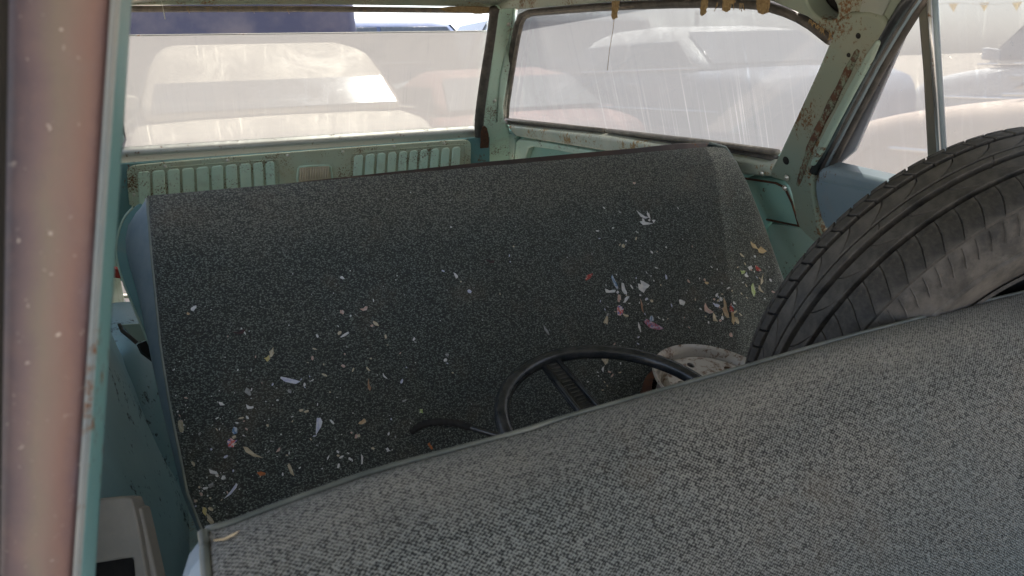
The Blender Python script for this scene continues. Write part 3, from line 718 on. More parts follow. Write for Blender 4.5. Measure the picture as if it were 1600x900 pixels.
# small steel wheel
wc = on_y(1127, 603, 1.09); wax = Vector((.12, -.26, 1)).normalized()
rimt = thing('steel_wheel', 'silver painted steel wheel with rusty underside between seat and tire', 'wheel', wc + Vector((0, 0, -.13)))
rr = .106 * wc.length / 1.155 * 1.0
link('rim', lathe([(rr * .94, -.13), (rr * 1.0, -.125), (rr * .90, -.10), (rr * .84, -.06), (rr * .86, -.015), (rr * .97, 0), (rr * 1.0, .006), (rr * .98, .009), (rr * .93, .004), (rr * .90, -.008), (rr * .87, -.018), (rr * .83, -.018), (rr * .80, -.006), (rr * .765, -.002)], wc, wax, 72), M['steel'], rimt, smooth=60)
uu = wax.orthogonal().normalized(); vv = wax.cross(uu)
bm = bmesh.new(); es = []
def ringv(r, o, n, c=Vector((0, 0, 0))):
    vs = [bm.verts.new(wc + wax * o + c + (uu * math.cos(2 * math.pi * k / n) + vv * math.sin(2 * math.pi * k / n)) * r) for k in range(n)]
    return [bm.edges.new((vs[k], vs[(k + 1) % n])) for k in range(n)]
es += ringv(rr * .77, -.003, 48)
hole_d = (hit(1139, 572, wc - wax * .003, wax) - (wc - wax * .003)); hr = min(hole_d.length, rr * .58); h1 = hole_d.normalized(); h2 = wax.cross(h1)
for k in range(6):
    t = 2 * math.pi * k / 6; es += ringv(.0085, -.003, 14, (h1 * math.cos(t) + h2 * math.sin(t)) * hr)
es += ringv(rr * .25, -.003, 24)
bmesh.ops.triangle_fill(bm, edges=es, use_beauty=True)
r_ = bmesh.ops.extrude_face_region(bm, geom=bm.faces[:]); bmesh.ops.translate(bm, verts=[q for q in r_['geom'] if isinstance(q, bmesh.types.BMVert)], vec=-wax * .004)
link('wheel_disc', bm_mesh(bm), M['steel'], rimt)
link('rusty_back', lathe([(rr * .2, -.05), (rr * .78, -.06), (rr * .8, -.12)], wc, wax, 40), M['rust'], rimt, smooth=60)
link('rusty_flange', lathe([(rr * .92, -.04), (rr * 1.04, -.045), (rr * 1.05, -.13), (rr * .9, -.135)], wc, wax, 48), M['rust'], rimt, smooth=60)

# tire
tC = Vector((1.005, .661, -.441)); az, el, TR, TW = -.183, -.272, .343, .075
ta = Vector((math.cos(el) * math.sin(az), -math.cos(el) * math.cos(az), math.sin(el))).normalized()
tire = thing('car_tire', 'worn black car tire propped between the front and rear seats', 'tire', tC + Vector((0, .09, -.33)))
def tprof():
    p = [(TR - .139, -.045), (TR - .13, -.064), (TR - .10, -.080), (TR - .07, -.092), (TR - .045, -.094), (TR - .022, -.086), (TR - .010, -.077), (TR - .0075, -.070)]
    mid = [(TR - .0135 + .0025 * (1 - (o / .07) ** 2), o) for o in (-.05, -.03, 0, .03, .05)]
    return p + mid + [(r, -o) for r, o in p[::-1]]
cc = link('carcass', lathe(smoothpoly(tprof(), 1, False), tC, ta, 128), [M['tyre'], M['groove']], tire, smooth=180)
for p in cc.data.polygons:
    q = p.center - tC; rad = (q - ta * q.dot(ta)).length
    if rad > TR - .0165 and abs(q.dot(ta)) < .071: p.material_index = 1
link('inner_liner', lathe([(TR - .138, .046), (TR - .132, .052), (TR - .11, .066), (TR - .05, .080), (TR - .020, .060), (TR - .018, 0), (TR - .020, -.060), (TR - .05, -.080), (TR - .11, -.066), (TR - .132, -.052), (TR - .138, -.046)], tC, ta, 96), M['groove'], tire, smooth=60)
link('added_dark_disc', lathe([(TR - .136, .040), (TR - .145, .020), (TR - .17, .010), (.10, -.01), (.07, .0), (.001, .0)], tC, ta, 64), M['groove'], tire, smooth=60)  # dark disc added inside the tire so its opening looks black
for r0 in (TR - .112, TR - .118):
    link('sidewall_ring', lathe([(r0 + .003, .062 + .02 * (r0 - TR + .12) / .01), (r0, .076), (r0 - .003, .066)], tC, ta, 96), M['tyre'], tire, smooth=180)
link('sidewall_ring', lathe([(TR - .052, .092), (TR - .056, .0975), (TR - .060, .0925)], tC, ta, 96), M['tyre'], tire, smooth=180)
U1 = ta.orthogonal().normalized(); U2 = ta.cross(U1)
TM = Matrix((U1, U2, ta)).transposed().to_4x4(); TM.translation = tC
def crown(o): return TR + .0022 * (1 - (o / TW) ** 2) - (.004 * max(0, (abs(o) - .058) / .016) ** 2)
def block_mesh(o0, o1, dang, skew, nseg=3, gap=.0):
    V = []; Fc = []; kk = 4
    for lev, sh in ((-.014, 0), (-.001, 0), (0, .0011)):
        for i in range(nseg + 1):
            for k in range(kk + 1):
                u = i / nseg; o = o0 + (o1 - o0) * k / kk
                o_ = o + (sh if k == 0 else -sh if k == kk else 0)
                a = dang * (u - .5) + skew * ((k / kk) ** 1.5)
                a += (sh / TR if i == 0 else -sh / TR if i == nseg else 0)
                r = crown(o) + lev
                V.append((r * math.cos(a), r * math.sin(a), o_))
    L = (nseg + 1) * (kk + 1)
    def id_(l, i, k): return l * L + i * (kk + 1) + k
    for i in range(nseg):
        for k in range(kk): Fc.append((id_(2, i, k), id_(2, i, k + 1), id_(2, i + 1, k + 1), id_(2, i + 1, k)))
    for l in (0, 1):
        for i in range(nseg):
            Fc.append((id_(l, i, 0), id_(l + 1, i, 0), id_(l + 1, i + 1, 0), id_(l, i + 1, 0)))
            Fc.append((id_(l, i, kk), id_(l, i + 1, kk), id_(l + 1, i + 1, kk), id_(l + 1, i, kk)))
        for k in range(kk):
            Fc.append((id_(l, 0, k), id_(l, 0, k + 1), id_(l + 1, 0, k + 1), id_(l + 1, 0, k)))
            Fc.append((id_(l, nseg, k), id_(l + 1, nseg, k), id_(l + 1, nseg, k + 1), id_(l, nseg, k + 1)))
    me = mesh(V, Fc); me.materials.append(M['tyre'])
    me.polygons.foreach_set('use_smooth', [True] * len(me.polygons)); me.set_sharp_from_angle(angle=math.radians(35))
    return me
def block_row(o0, o1, n, skew, fill=.9, nseg=3, ph=0):
    me = block_mesh(o0, o1, 2 * math.pi / n * fill, skew, nseg)
    for i in range(n):
        o = bpy.data.objects.new('tread_block', me); COL.objects.link(o); o.parent = tire
        o.matrix_parent_inverse = Matrix.Translation(-root_off(tire))
        pass
        o.matrix_basis = TM @ Matrix.Rotation(2 * math.pi * (i + ph) / n, 4, 'Z')
block_row(-.0770, -.0655, 78, .02, .88, 2)
block_row(-.0645, -.0500, 78, -.02, .88, 2, .5)
block_row(-.0430, -.0185, 44, .10, .97, 4)
block_row(-.0160, -.0060, 14, .02, .995, 8)
block_row(.0035, .0270, 40, -.10, .975, 4)
block_row(.0345, .0765, 84, .06, .972, 2)
# moulded flutes round the near sidewall and small wear bars on the shoulder
def on_tyre(ang, r_, o_): return tC + (U1 * math.cos(ang) + U2 * math.sin(ang)) * r_ + ta * o_
for k in range(120):
    a_ = 2 * math.pi * k / 120
    link('sidewall_flute', tube([on_tyre(a_, TR - .012, .0795), on_tyre(a_ + .012, TR - .020, .0865), on_tyre(a_ + .03, TR - .030, .0915)], .0011, 4), M['tyre'], tire)

# ------------------------------------------------------------------ scraps on the seats
def flake_mesh(seed, elong=1., curl=.5, spiky=.35):
    R = random.Random(seed); n = R.randint(6, 9); V = []
    rad = [1 - R.random() * spiky for _ in range(n)]
    cx = R.uniform(-.2, .2); rows = []
    for lev in (0, 1):
        V.append((0, 0, lev * .07))
        for k in range(n):
            for q in (.55, 1.):
                a = 2 * math.pi * k / n + R.uniform(-.02, .02); x = math.cos(a) * rad[k] * q * elong; y = math.sin(a) * rad[k] * q / max(1, elong) ** .5
                z = curl * .45 * (x * x / max(1, elong)) + .12 * curl * math.sin(3 * y + seed)
                V.append((x, y + curl * .25 * x * x / elong, z + lev * .07))
    m_ = 1 + 2 * n; Fc = []
    for lev in (0, 1):
        b = lev * m_
        for k in range(n):
            j = (k + 1) % n
            f = [(b, b + 1 + 2 * k, b + 1 + 2 * j), (b + 1 + 2 * k, b + 2 + 2 * k, b + 2 + 2 * j, b + 1 + 2 * j)]
            Fc += f if lev else [t[::-1] for t in f]
    for k in range(n):
        j = (k + 1) % n; Fc.append((2 + 2 * k, 2 + 2 * j, m_ + 2 + 2 * j, m_ + 2 + 2 * k))
    return Fc, V
def put_flake(name, px, py, size, elong, ang, mat, label, cat, group=None, seed=None, bvh=None, curl=.5, spiky=.35):
    seed = seed if seed is not None else random.randint(0, 9999)
    d = ray(px, py).normalized(); h, n, _, _ = (bvh or rear_bvh).ray_cast(Vector((0, 0, 0)), d)
    if h is None: return
    if n.dot(d) > 0: n = -n
    s = size * .5 * h.length / F / math.sqrt(elong) 
    # ang: direction in the picture
    e = (ray(px + math.cos(ang) * 10, py - math.sin(ang) * 10).normalized() - d); e = (e - n * e.dot(n)).normalized()
    q = n.cross(e)
    Fc, V = flake_mesh(seed, elong, curl, spiky)
    me = mesh([Vector(v) * s for v in V], Fc)
    o = link(name, me, mat, None, smooth=40)
    o.matrix_world = Matrix((e, q, n)).transposed().to_4x4(); o.location = h + n * .0006
    o.rotation_mode = 'QUATERNION'
    o['label'] = label; o['category'] = cat
    if group: o['group'] = group
    return o
D = math.radians
big = [  # px, py, size, elong, angle, material, label
 (1176, 383, 20, 1.6, 110, 'straw', 'curled tan paint flake, largest one near the right seat edge below the sunlit corner'),
 (1188, 391, 17, 1.3, -10, 'straw', 'second tan flake touching the large curled tan flake at the right seat edge'),
 (1004, 339, 18, 2.6, -10, 'white', 'white sliver of paper topmost in the group on the upper right backrest'),
 (1013, 336, 13, 2.2, 100, 'white', 'short upright white sliver crossing the white sliver on the upper right backrest'),
 (1009, 350, 20, 2.2, 5, 'white', 'curved white sliver lowest in the group on the upper right backrest'),
 (1021, 346, 8, 1.2, 30, 'white', 'small white bit just right of the slivers on the upper right backrest'),
 (1005, 449, 26, 1.4, -10, 'white', 'largest plain white paper scrap in the middle of the right litter'),
 (952, 456, 18, 1.8, 10, 'white', 'white winged scrap above the red and blue scrap'),
 (975, 452, 18, 2.0, 105, 'white', 'white torn strip above the red and blue scrap'),
 (967, 466, 16, 1.4, 60, 'pinkish', 'pink crumpled scrap directly above the red and blue scrap'),
 (978, 468, 15, 2.0, 50, 'white', 'white splinter right of the pink crumpled scrap'),
 (967, 484, 24, 1.4, 80, 'redblue', 'red and blue printed scrap of wrapper on the right litter'),
 (977, 493, 13, 1.5, -20, 'cream', 'cream chip touching the lower end of the red and blue scrap'),
 (960, 440, 20, 2.6, 100, 'blue', 'blue and white upright sliver above the white winged scrap'),
 (920, 433, 25, 2.8, 40, 'red', 'red elongated candy wrapper piece left of the right litter'),
 (1023, 512, 44, 2.9, -3, 'print', 'long purple printed wrapper strip just above the steering wheel'),
 (1018, 499, 13, 1.3, 70, 'blue', 'blue and white crumb on top of the purple printed strip'),
 (999, 512, 14, 1.8, 100, 'white', 'white chip at the left end of the purple printed strip'),
 (1003, 480, 18, 2.6, 95, 'brown', 'thin brown sliver between the large white scrap and the purple strip'),
 (1066, 474, 15, 1.5, -15, 'white', 'white oval chip right of the large white scrap'),
 (947, 502, 18, 1.7, 60, 'cream', 'cream curl of paper left of the purple printed strip'),
 (1104, 484, 20, 1.7, -50, 'pinkish', 'pink tan curl at the left end of the tan heap by the tire'),
 (1116, 498, 20, 1.7, -60, 'cream', 'cream curl low in the tan heap by the tire'),
 (1118, 477, 13, 1.3, 0, 'lilac', 'lilac chip on top of the tan heap by the tire'),
 (1134, 486, 24, 2.4, 95, 'tan', 'tall tan sliver in the middle of the heap by the tire'),
 (1143, 482, 16, 1.8, 80, 'red', 'small red scrap over the tan heap by the tire'),
 (1145, 499, 20, 2.6, 95, 'straw', 'straw coloured splinter under the small red scrap'),
 (1151, 501, 14, 1.6, 120, 'cream', 'cream chip at the right end of the heap by the tire'),
 (1105, 442, 11, 1.4, 20, 'straw', 'orange tan chip above the tan heap by the tire'),
 (1177, 453, 20, 1.6, 80, 'green', 'green leaf fragment near the right seat edge'),
 (1190, 438, 19, 2.4, 60, 'cream', 'pale strip beside the green leaf fragment at the right seat edge'),
 (1187, 452, 13, 2.2, -50, 'cream', 'cream splinter touching the green leaf fragment'),
 (1172, 419, 13, 1.4, 30, 'white', 'white crumb below the tan flakes at the right seat edge'),
 (1183, 420, 12, 1.3, -30, 'red', 'tiny red and cream scrap below the tan flakes'),
 (1160, 426, 11, 1.1, 0, 'green', 'pale green crumb left of the tiny red scrap'),
 (1168, 562, 10, 1.4, 40, 'pinkish', 'pink crumb beside the lower tire tread'),
 (498, 667, 26, 1.7, 75, 'lilac', 'pale blue white scrap, largest on the lower left backrest'),
 (450, 595, 24, 2.7, -15, 'lilac', 'lavender sliver above the pale blue scrap'),
 (392, 708, 27, 2.5, -32, 'cream', 'cream crescent on the lower left backrest'),
 (364, 766, 24, 3.2, 48, 'lilac', 'lilac splinter low on the left backrest near the front seat'),
 (366, 673, 15, 1.3, 90, 'blue', 'blue scrap on the lower left backrest'),
 (363, 692, 18, 1.2, 20, 'redblue', 'crumpled white and red scrap under the blue scrap'),
 (372, 520, 17, 1.6, 10, 'black', 'dark red curled flake with a white edge on the left backrest'),
 (380, 518, 11, 2.2, -60, 'white', 'thin white chip on the edge of the dark curled flake'),
 (302, 482, 11, 1.1, 0, 'white', 'white paper bit near the left piping'),
 (294, 491, 9, 1.4, -30, 'tan', 'tan bit just below the white bit near the left piping'),
 (282, 666, 24, 1.9, -65, 'cream', 'tan leaf shaped flake lying on the left piping'),
 (712, 431, 13, 1.6, -50, 'white', 'lone white rectangular chip in the middle of the backrest'),
 (535, 434, 9, 1.3, -40, 'white', 'white chip high on the left half of the backrest'),
 (539, 523, 17, 3.0, 30, 'white', 'thin white sliver in the middle left of the backrest'),
 (569, 483, 11, 1.5, 20, 'pinkish', 'small pink chip in the middle left of the backrest'),
 (587, 507, 11, 1.4, -40, 'cream', 'small cream cluster right of the thin white sliver'),
 (534, 488, 9, 1.2, 90, 'pinkish', 'faint pink chip above the thin white sliver'),
 (576, 604, 20, 2.8, -80, 'brown', 'brown bark like sliver low in the middle of the backrest'),
 (575, 577, 11, 1.8, -40, 'cream', 'cream splinter above the brown sliver'),
 (600, 588, 10, 2.0, -60, 'white', 'short white splinter right of the brown sliver'),
 (658, 643, 11, 1.3, -70, 'green', 'yellow green leaf bit left of the steering wheel'),
 (672, 697, 14, 1.8, -70, 'orange', 'orange red scrap just above the front seat edge'),
 (566, 718, 18, 3.2, 80, 'white', 'tall white splinter just above the front seat edge'),
 (411, 740, 14, 1.6, 5, 'orange', 'orange crumb on the lower left backrest'),
 (320, 798, 18, 1.4, 60, 'yellow', 'yellow leaf scrap in the lower left corner above the front seat'),
 (327, 811, 16, 1.8, -50, 'cream', 'cream leaf scrap below the yellow leaf scrap'),
 (334, 738, 14, 1.4, -30, 'white', 'white chip on the lower left near the piping'),
 (329, 758, 11, 1.3, 10, 'grey', 'grey chip below the white chip near the lower left piping'),
 (425, 551, 18, 1.7, 70, 'cream', 'cream crumpled bit on the left half of the backrest'),
 (418, 561, 13, 1.3, 40, 'yellow', 'pale yellow bit below the cream crumpled bit'),
 (346, 631, 12, 1.8, -25, 'white', 'white rectangle on the left backrest'),
 (388, 615, 15, 1.6, -60, 'grey', 'greyish peeled flake on the left backrest'),
 (390, 637, 13, 1.7, -20, 'white', 'white chip right of the white rectangle'),
 (853, 516, 18, 3.4, -65, 'grey', 'wispy grey fibre in the middle of the backrest'),
 (766, 409, 13, 1.8, 0, 'black', 'black dead bug shaped bit in the middle of the backrest'),
 (946, 563, 20, 1.3, 80, 'cream', 'cream flake seen inside the steering wheel'),
 (566, 660, 16, 1.3, 30, 'tan', 'tan crumpled bit above the front seat edge, middle'),
 (436, 703, 11, 1.4, 60, 'pinkish', 'pink grey bit right of the cream crescent'),
 (454, 733, 17, 2.6, -70, 'cream', 'cream curl right of the orange crumb'),
 (606, 703, 10, 1.3, -30, 'white', 'white bit near the front seat edge, middle'),
 (547, 718, 9, 1.8, -40, 'white', 'short white splinter left of the tall white splinter'),
 (1018, 585, 12, 1.3, 0, 'pinkish', 'pink flake at the rusty edge of the steel wheel'),
 (1010, 566, 9, 1.2, 0, 'grey', 'grey flake behind the steering wheel ring'),
]
for i, (px, py, sz, el_, an, mt, lb) in enumerate(big):
    nm = 'paint_flake' if 'flake' in lb else 'leaf_scrap' if 'leaf' in lb else 'paper_scrap'
    put_flake(nm, px, py, sz * 1.0, el_, D(an), FM[mt], lb, nm.replace('_', ' '), seed=i * 13 + 5, curl=random.uniform(.3, 1.1), spiky=.68)
put_flake('paint_flake', 355, 842, 27, 3.2, D(8), FM['straw'], 'tan dried sliver on the left end of the front seat top', 'paint flake', seed=3, bvh=front_bvh, spiky=.4)
# many anonymous crumbs
clusters = [(1000, 470, 75, 60, 44), (1130, 470, 50, 45, 40), (1175, 430, 28, 45, 18), (1000, 360, 90, 40, 18), (960, 590, 75, 35, 20), (420, 620, 110, 60, 26), (360, 700, 70, 70, 20), (520, 690, 110, 45, 26),
            (560, 540, 150, 80, 26), (330, 780, 40, 40, 12), (280, 660, 12, 50, 8), (700, 470, 200, 90, 12)]
cr = random.Random(11); made = 0
where = ['in the litter above the steel wheel', 'in the heap beside the tire', 'along the right piping by the tire', 'round the white slivers high on the right', 'inside and above the steering wheel ring', 'on the left half above the pale blue scrap',
         'low on the left beside the blue scrap', 'above the front seat edge left of the wrapped rod', 'in the middle left of the backrest', 'in the lower left corner by the front seat', 'on the left piping', 'on the bare middle of the backrest']
for (cx, cy, sx, sy, n), wh in zip(clusters, where):
    for _ in range(n):
        px, py = cr.gauss(cx, sx * .6), cr.gauss(cy, sy * .6)
        if py > interp([(320, 822), (600, 716), (800, 660), (1000, 606), (1200, 552)], px) or px < 262: continue
        m_ = cr.choice(['white', 'white', 'white', 'grey', 'cream', 'cream', 'pinkish', 'lilac'])
        made += 1
        put_flake('crumb', px, py, cr.choice([3, 3.5, 4, 4, 5, 6, 7.5]), cr.uniform(1, 2.2), cr.uniform(0, 3.1), FM[m_], ('small %s crumb %s' % ({'grey': 'grey', 'white': 'white', 'cream': 'cream', 'pinkish': 'pinkish', 'lilac': 'lilac'}[m_], wh)), 'crumb', 'crumbs ' + wh, seed=cr.randint(0, 40))

# dust-fine specks nobody could count, one object
V = []; Fc = []
for _ in range(420):
    cx, cy, sx, sy, n = cr.choice(clusters)
    px, py = cr.gauss(cx, sx * 1.1), cr.gauss(cy, sy * 1.0)
    if py > interp([(320, 826), (600, 722), (800, 668), (1000, 612), (1200, 556)], px) or px < 256 or py < 300: continue
    d_ = ray(px, py).normalized(); h_, n_, _, _ = rear_bvh.ray_cast(Vector((0, 0, 0)), d_)
    if h_ is None: continue
    if n_.dot(d_) > 0: n_ = -n_
    a_ = n_.orthogonal().normalized(); b_ = n_.cross(a_); s_ = cr.uniform(.0006, .0015); t_ = cr.uniform(0, 6)
    b0 = len(V)
    for k in range(4): V.append(h_ + (a_ * math.cos(t_ + k * 1.57) + b_ * math.sin(t_ + k * 1.57)) * s_ * cr.uniform(.5, 1.3) + n_ * .0002)
    V.append(h_ + n_ * s_ * .7)
    Fc += [(b0 + k, b0 + (k + 1) % 4, b0 + 4) for k in range(4)]
dst = link('paper_specks', mesh(V, Fc), FM['white'], kind='stuff', label='fine pale specks strewn over the rear backrest')
dst['category'] = 'specks'

# ================================================================== PARKED CARS OUTSIDE
def car_paint(name, c, rough=.6):
    g = G(name)
    col = g.mix(g.ramp(g.noise(3, 5, .6), .4, .7, 0, .5), c, tuple(.78 * a + .22 * b for a, b in zip(c, (.35, .3, .25))))
    return g.out(g.bsdf(col, rough, **{'Coat Weight': .05}))
M['car_glass'] = rubber('car_window_glass', (.05, .06, .07), (.09, .10, .11), .12)
M['car_tyre'] = rubber('parked_tyre', (.02, .02, .02), (.05, .045, .04), .85)
M['car_chrome'] = metal('car_bright_trim', (.75, .75, .75), .15, 0)
M['lamp_red'] = rubber('lamp_red', (.35, .02, .02), (.3, .02, .02), .2)
M['lamp_clear'] = rubber('lamp_clear', (.7, .7, .68), (.6, .6, .6), .1)
def make_car(name, label, cat, x, y, rz, c, L=4.5, Wd=1.78, belt=.92, roof=1.42, base=.28, kind='sedan', group='cars parked in the lot around the wagon', roofc=None, rw=.93):
    t = thing(name, label, cat, (x, y, -UP), group)
    t.rotation_euler = (0, 0, rz)
    P = car_paint('paint_' + name + str(round(x * 10)), c)
    RFm = car_paint('roof_' + name + str(round(x * 10)), roofc) if roofc else P
    def add(nm, me, mat, parent=t, **kw):
        for m in (mat if isinstance(mat, list) else [mat]): me.materials.append(m)
        o = bpy.data.objects.new(nm, me); COL.objects.link(o); o.parent = parent
        if kw.get('bevel'): b = o.modifiers.new('b', 'BEVEL'); b.width = kw['bevel']; b.segments = 3; b.limit_method = 'ANGLE'; b.angle_limit = D(30)
        me.polygons.foreach_set('use_smooth', [True] * len(me.polygons)); me.set_sharp_from_angle(angle=D(kw.get('sm', 40)))
        return o
    h = L / 2
    # body: stations along the length (local X forward), each a rounded section
    st = [(-h, .50, belt - .22, .80), (-h + .10, .33, belt - .04, .92), (-h + .5, base, belt + .0, .98), (-h + 1.1, base, belt + .02, 1), (0, base, belt, 1), (h - 1.5, base, belt - .01, 1), (h - 1.1, base, belt - .04, .99), (h - .5, base, belt - .12, .96), (h - .10, .32, belt - .22, .88), (h, .45, belt - .32, .78)]
    if kind == 'truck': st = [(a, b, max(c_, belt - .02) if a < h - .3 else c_ + .15, max(.95, d_)) for a, b, c_, d_ in st]
    V = []; Fc = []; n = 12
    for sx, z0, z1, k in st:
        wv = Wd / 2 * k
        sec = [(-wv * .86, z0), (-wv * .98, z0 + .08), (-wv, (z0 + z1) / 2), (-wv * .985, z1 - .12), (-wv * .94, z1 - .03), (-wv * .84, z1), (wv * .84, z1), (wv * .94, z1 - .03), (wv * .985, z1 - .12), (wv, (z0 + z1) / 2), (wv * .98, z0 + .08), (wv * .86, z0)]
        V += [(sx, a, b + .02 * (1 if abs(a) < wv * .9 else 0) * (1 - (a / wv) ** 2)) for a, b in sec]
    for i in range(len(st) - 1):
        for k in range(n): Fc.append((i * n + k, i * n + (k + 1) % n, (i + 1) * n + (k + 1) % n, (i + 1) * n + k))
    Fc.append(tuple(range(n))[::-1]); Fc.append(tuple((len(st) - 1) * n + k for k in range(n)))
    body = add('body', mesh(V, Fc), P, sm=50)
    body.modifiers.new('ss', 'SUBSURF').levels = 1; body.modifiers['ss'].render_levels = 1
    # greenhouse
    if kind == 'sedan': gx = [(-h + .75, belt), (-h + 1.35, roof - .06), (-h + 1.9, roof), (h - 2.05, roof - .01), (h - 1.75, roof - .07), (h - 1.15, belt - .03)]
    elif kind == 'suv': gx = [(-h + .15, belt), (-h + .35, roof - .08), (-h + .8, roof), (h - 2.1, roof), (h - 1.8, roof - .07), (h - 1.2, belt - .03)]
    else: gx = [(-.2, belt), (-.12, roof - .08), (.1, roof), (h - 2.0, roof), (h - 1.75, roof - .07), (h - 1.2, belt - .03)]
    wb, wt = Wd / 2 * .93, Wd / 2 * .74
    def wy(z): return wb + (wt - wb) * max(0, (z - belt) / (roof - belt))
    V = []; n = len(gx)
    for s in (-1, 1): V += [(a, s * wy(b), b) for a, b in gx]
    Fc = [tuple(range(n)), tuple(range(n, 2 * n))[::-1]] + [(i, n + i, n + (i + 1) % n, (i + 1) % n) for i in range(n)]
    bm = bmesh.new(); bm.from_mesh(mesh(V, Fc)); add('roof', bm_mesh(bm), RFm, bevel=.14)
    # windows set proud of the greenhouse
    z0, z1 = belt + .035, roof - .15
    def xz(side_, z): # front/back limits at height z
        if side_ < 0: a, b = gx[0], gx[1]
        else: a, b = gx[-1], gx[-2]
        return a[0] + (b[0] - a[0]) * (z - a[1]) / (b[1] - a[1])
    xa0, xa1, xb0, xb1 = xz(-1, z0) + .14, xz(-1, z1) + .12, xz(1, z0) - .14, xz(1, z1) - .12
    for s in (-1, 1):
        cuts = [0, .48, 1] if kind != 'suv' else [0, .3, .64, 1]
        if kind == 'truck': cuts = [0, 1]
        for c0, c1 in zip(cuts, cuts[1:]):
            g0, g1 = (.0 if c0 == 0 else .03), (.0 if c1 == 1 else .03)
            q = [(xa0 + (xb0 - xa0) * c0 + g0, z0), (xa0 + (xb0 - xa0) * c1 - g1, z0), (xa1 + (xb1 - xa1) * c1 - g1, z1), (xa1 + (xb1 - xa1) * c0 + g0, z1)]
            pts = [Vector((a, s * (wy(b) + .002), b)) for a, b in q]
            add('window', slab(pts, (0, s, .25), .008), M['car_glass'], bevel=.004)
        add('side_trim', tube([Vector((gx[0][0] + .1, s * (wb + .025), belt + .02)), Vector((gx[-1][0] - .1, s * (wb + .025), belt + .0))], .011, 6), M['car_chrome'])
        add('side_trim', tube([Vector((-h + .5, s * (Wd / 2 + .004), belt - .32)), Vector((h - .6, s * (Wd / 2 + .004), belt - .34))], .013, 6), M['car_chrome'])
        add('mirror', slab([Vector((h - 1.55, s * (wb + .02), belt + .03)), Vector((h - 1.55, s * (wb + .20), belt + .05)), Vector((h - 1.55, s * (wb + .20), belt + .17)), Vector((h - 1.55, s * (wb + .04), belt + .15))], (1, 0, 0), .07), P, bevel=.02)
        for hx in (-.55, .5): add('door_handle', box((hx - .08, s * Wd / 2 * .985 - .02, belt - .13), (hx + .08, s * Wd / 2 * .985 + .03, belt - .10)), M['car_chrome'], bevel=.008)
        for wx in (h - .85, -h + .9):
            wtn = add('wheel', lathe([(.18, .10), (.20, .12), (.29, .11), (.325, .07), (.33, 0), (.325, -.07), (.29, -.1)], Vector((wx, s * (Wd / 2 - .12), .33)), (0, s, 0), 32), M['car_tyre'], sm=60)
            add('rim', lathe([(.001, .06), (.06, .065), (.09, .04), (.16, .05), (.185, .095), (.20, .115)], Vector((wx, s * (Wd / 2 - .12), .33)), (0, s, 0), 28), M['car_chrome'], parent=wtn, sm=40)
    for sd, a, b in ((1, gx[-1], gx[-2]), (-1, gx[0], gx[1])):
        q0 = (a[0] + (b[0] - a[0]) * .12, a[1] + (b[1] - a[1]) * .12); kq = .93 if sd > 0 else rw; q1 = (a[0] + (b[0] - a[0]) * kq, a[1] + (b[1] - a[1]) * kq)
        pts = [Vector((q0[0], -wy(q0[1]) + .09, q0[1])), Vector((q0[0], wy(q0[1]) - .09, q0[1])), Vector((q1[0], wy(q1[1]) - .07, q1[1])), Vector((q1[0], -wy(q1[1]) + .07, q1[1]))]
        nn = (pts[1] - pts[0]).cross(pts[2] - pts[0]).normalized()
        if nn.x * sd < 0: nn = -nn
        add('windshield' if sd > 0 else 'rear_window', slab([p + nn * .003 for p in pts], nn, .008), M['car_glass'], bevel=.004)
        add('bumper', box((sd * h - .09, -Wd / 2 * .86, .42), (sd * h + .09, Wd / 2 * .86, .56)), M['car_chrome'] if kind != 'suv' else P, bevel=.04)
        for s in (-1, 1):
            add('headlight' if sd > 0 else 'tail_light', box((sd * (h - .02) - .06, s * Wd / 2 * .70 - .14, .60), (sd * (h - .02) + .045, s * Wd / 2 * .70 + .12, .72)), M['lamp_clear'] if sd > 0 else M['lamp_red'], bevel=.025)
    return t
R90 = math.pi / 2
make_car('parked_car', 'cream sedan parked end on close behind the tailgate window', 'car', .55, 7.1, R90 + .02, (.62, .54, .42), L=4.6, Wd=2.06, roof=1.62, belt=1.08, rw=.52)
make_car('parked_car', 'faded red sedan parked behind the right part of the tailgate window', 'car', 2.75, 7.4, R90 - .04, (.30, .15, .125), roof=1.36, belt=.98, L=4.3)
make_car('parked_truck', 'dark navy van body showing above the lowered tailgate glass', 'van', -.72, 10.5, 0.02, (.012, .016, .045), L=5.6, Wd=1.7, belt=2.55, roof=2.8, kind='suv')
make_car('parked_car', 'dark blue car whose curved roof shows above the tailgate glass', 'car', 3.2, 13.2, 0, (.03, .06, .14), L=5.4, belt=1.5, roof=2.22, kind='sedan')
make_car('parked_car', 'light grey wagon showing beside the rear pillar above the tailgate glass', 'car', 4.75, 11.2, math.pi, (.22, .26, .28), L=4.8, belt=1.3, roof=2.15, kind='suv')
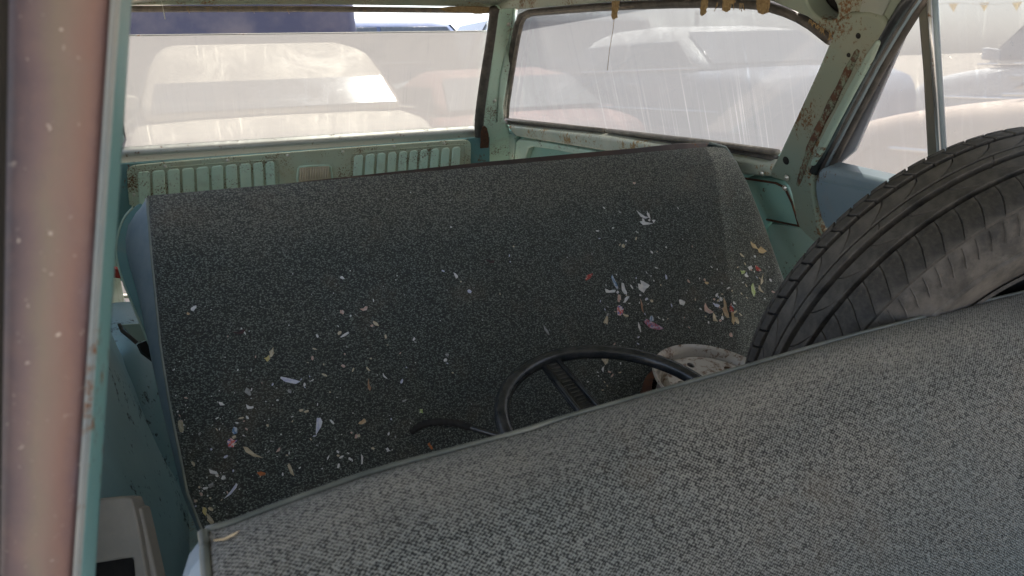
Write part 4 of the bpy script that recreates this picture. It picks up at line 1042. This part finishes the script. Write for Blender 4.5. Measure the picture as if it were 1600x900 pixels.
make_car('parked_car', 'blue grey car parked alongside, seen through the streaked quarter window', 'car', 4.7, 6.75, R90 + .01, (.16, .19, .25), L=4.7, belt=1.28, roof=1.68, kind='sedan', roofc=(.6, .6, .58))
make_car('parked_car', 'white sedan with rounded windshield parked nearer the quarter pillar', 'car', 8.3, 4.4, R90 - .25, (.55, .55, .55), L=4.6, belt=1.22, roof=1.84, kind='sedan')
make_car('parked_car', 'tan sedan parked alongside the rear door window under the pennants', 'car', 5.0, 1.85, R90 + .02, (.5, .38, .30), L=4.5, belt=1.12, roof=1.56, kind='sedan')
# pennant line
pl0, pl1 = Vector((7.5, 7.5, .45)), Vector((11.0, -1.5, .75))
fl0 = on_x(1380, 8, 9.0); fl1 = on_x(1760, -4, 9.0)
pn = thing('pennant_string', 'string of small yellow triangular pennants above the parked tan sedan', 'pennants', fl0)
link('string', tube([fl0 + (fl1 - fl0) * t + Vector((0, 0, -.03 * math.sin(t * 9) ** 2)) for t in [k / 30 for k in range(31)]], .006, 5), M['cream_sill'], pn)
g = G('yellow_pennant_cloth'); M['yellow'] = g.out(g.bsdf((.75, .48, .03), .7))
dv = (fl1 - fl0).normalized()
for px in (1428, 1482, 1530, 1580, 1632, 1680):
    a = on_x(px, 8 - (px - 1380) * .031 + 1, 9.0)
    c = [a + Vector((0, 0, 0)), a + dv * .13, a + dv * random.uniform(.05, .10) + Vector((.03, 0, -.10))]
    link('pennant', slab(c, (1, 0, 0), .003), M['yellow'], pn)
for p, en in ((fl0 + (fl0 - fl1) * 1.4, 'rear'), (fl1 + (fl1 - fl0) * .3, 'front')):
    pp = thing('wooden_pole', 'plain pole holding the %s end of the yellow pennant string' % en, 'pole', (p.x, p.y, -UP), 'poles of the pennant string')
    link('post', tube([Vector((p.x, p.y, -UP)), p], .04, 10), M['cream_sill'], pp, smooth=60)
link('string', tube([fl0 + (fl0 - fl1) * 1.4, fl0], .006, 5), M['cream_sill'], pn)
link('string', tube([fl1, fl1 + (fl1 - fl0) * .3], .006, 5), M['cream_sill'], pn)

# ------------------------------------------------------------------ lift everything so the ground is at z = 0
for o in list(COL.objects):
    if o.parent is None and o is not cam: o.location.z += UP
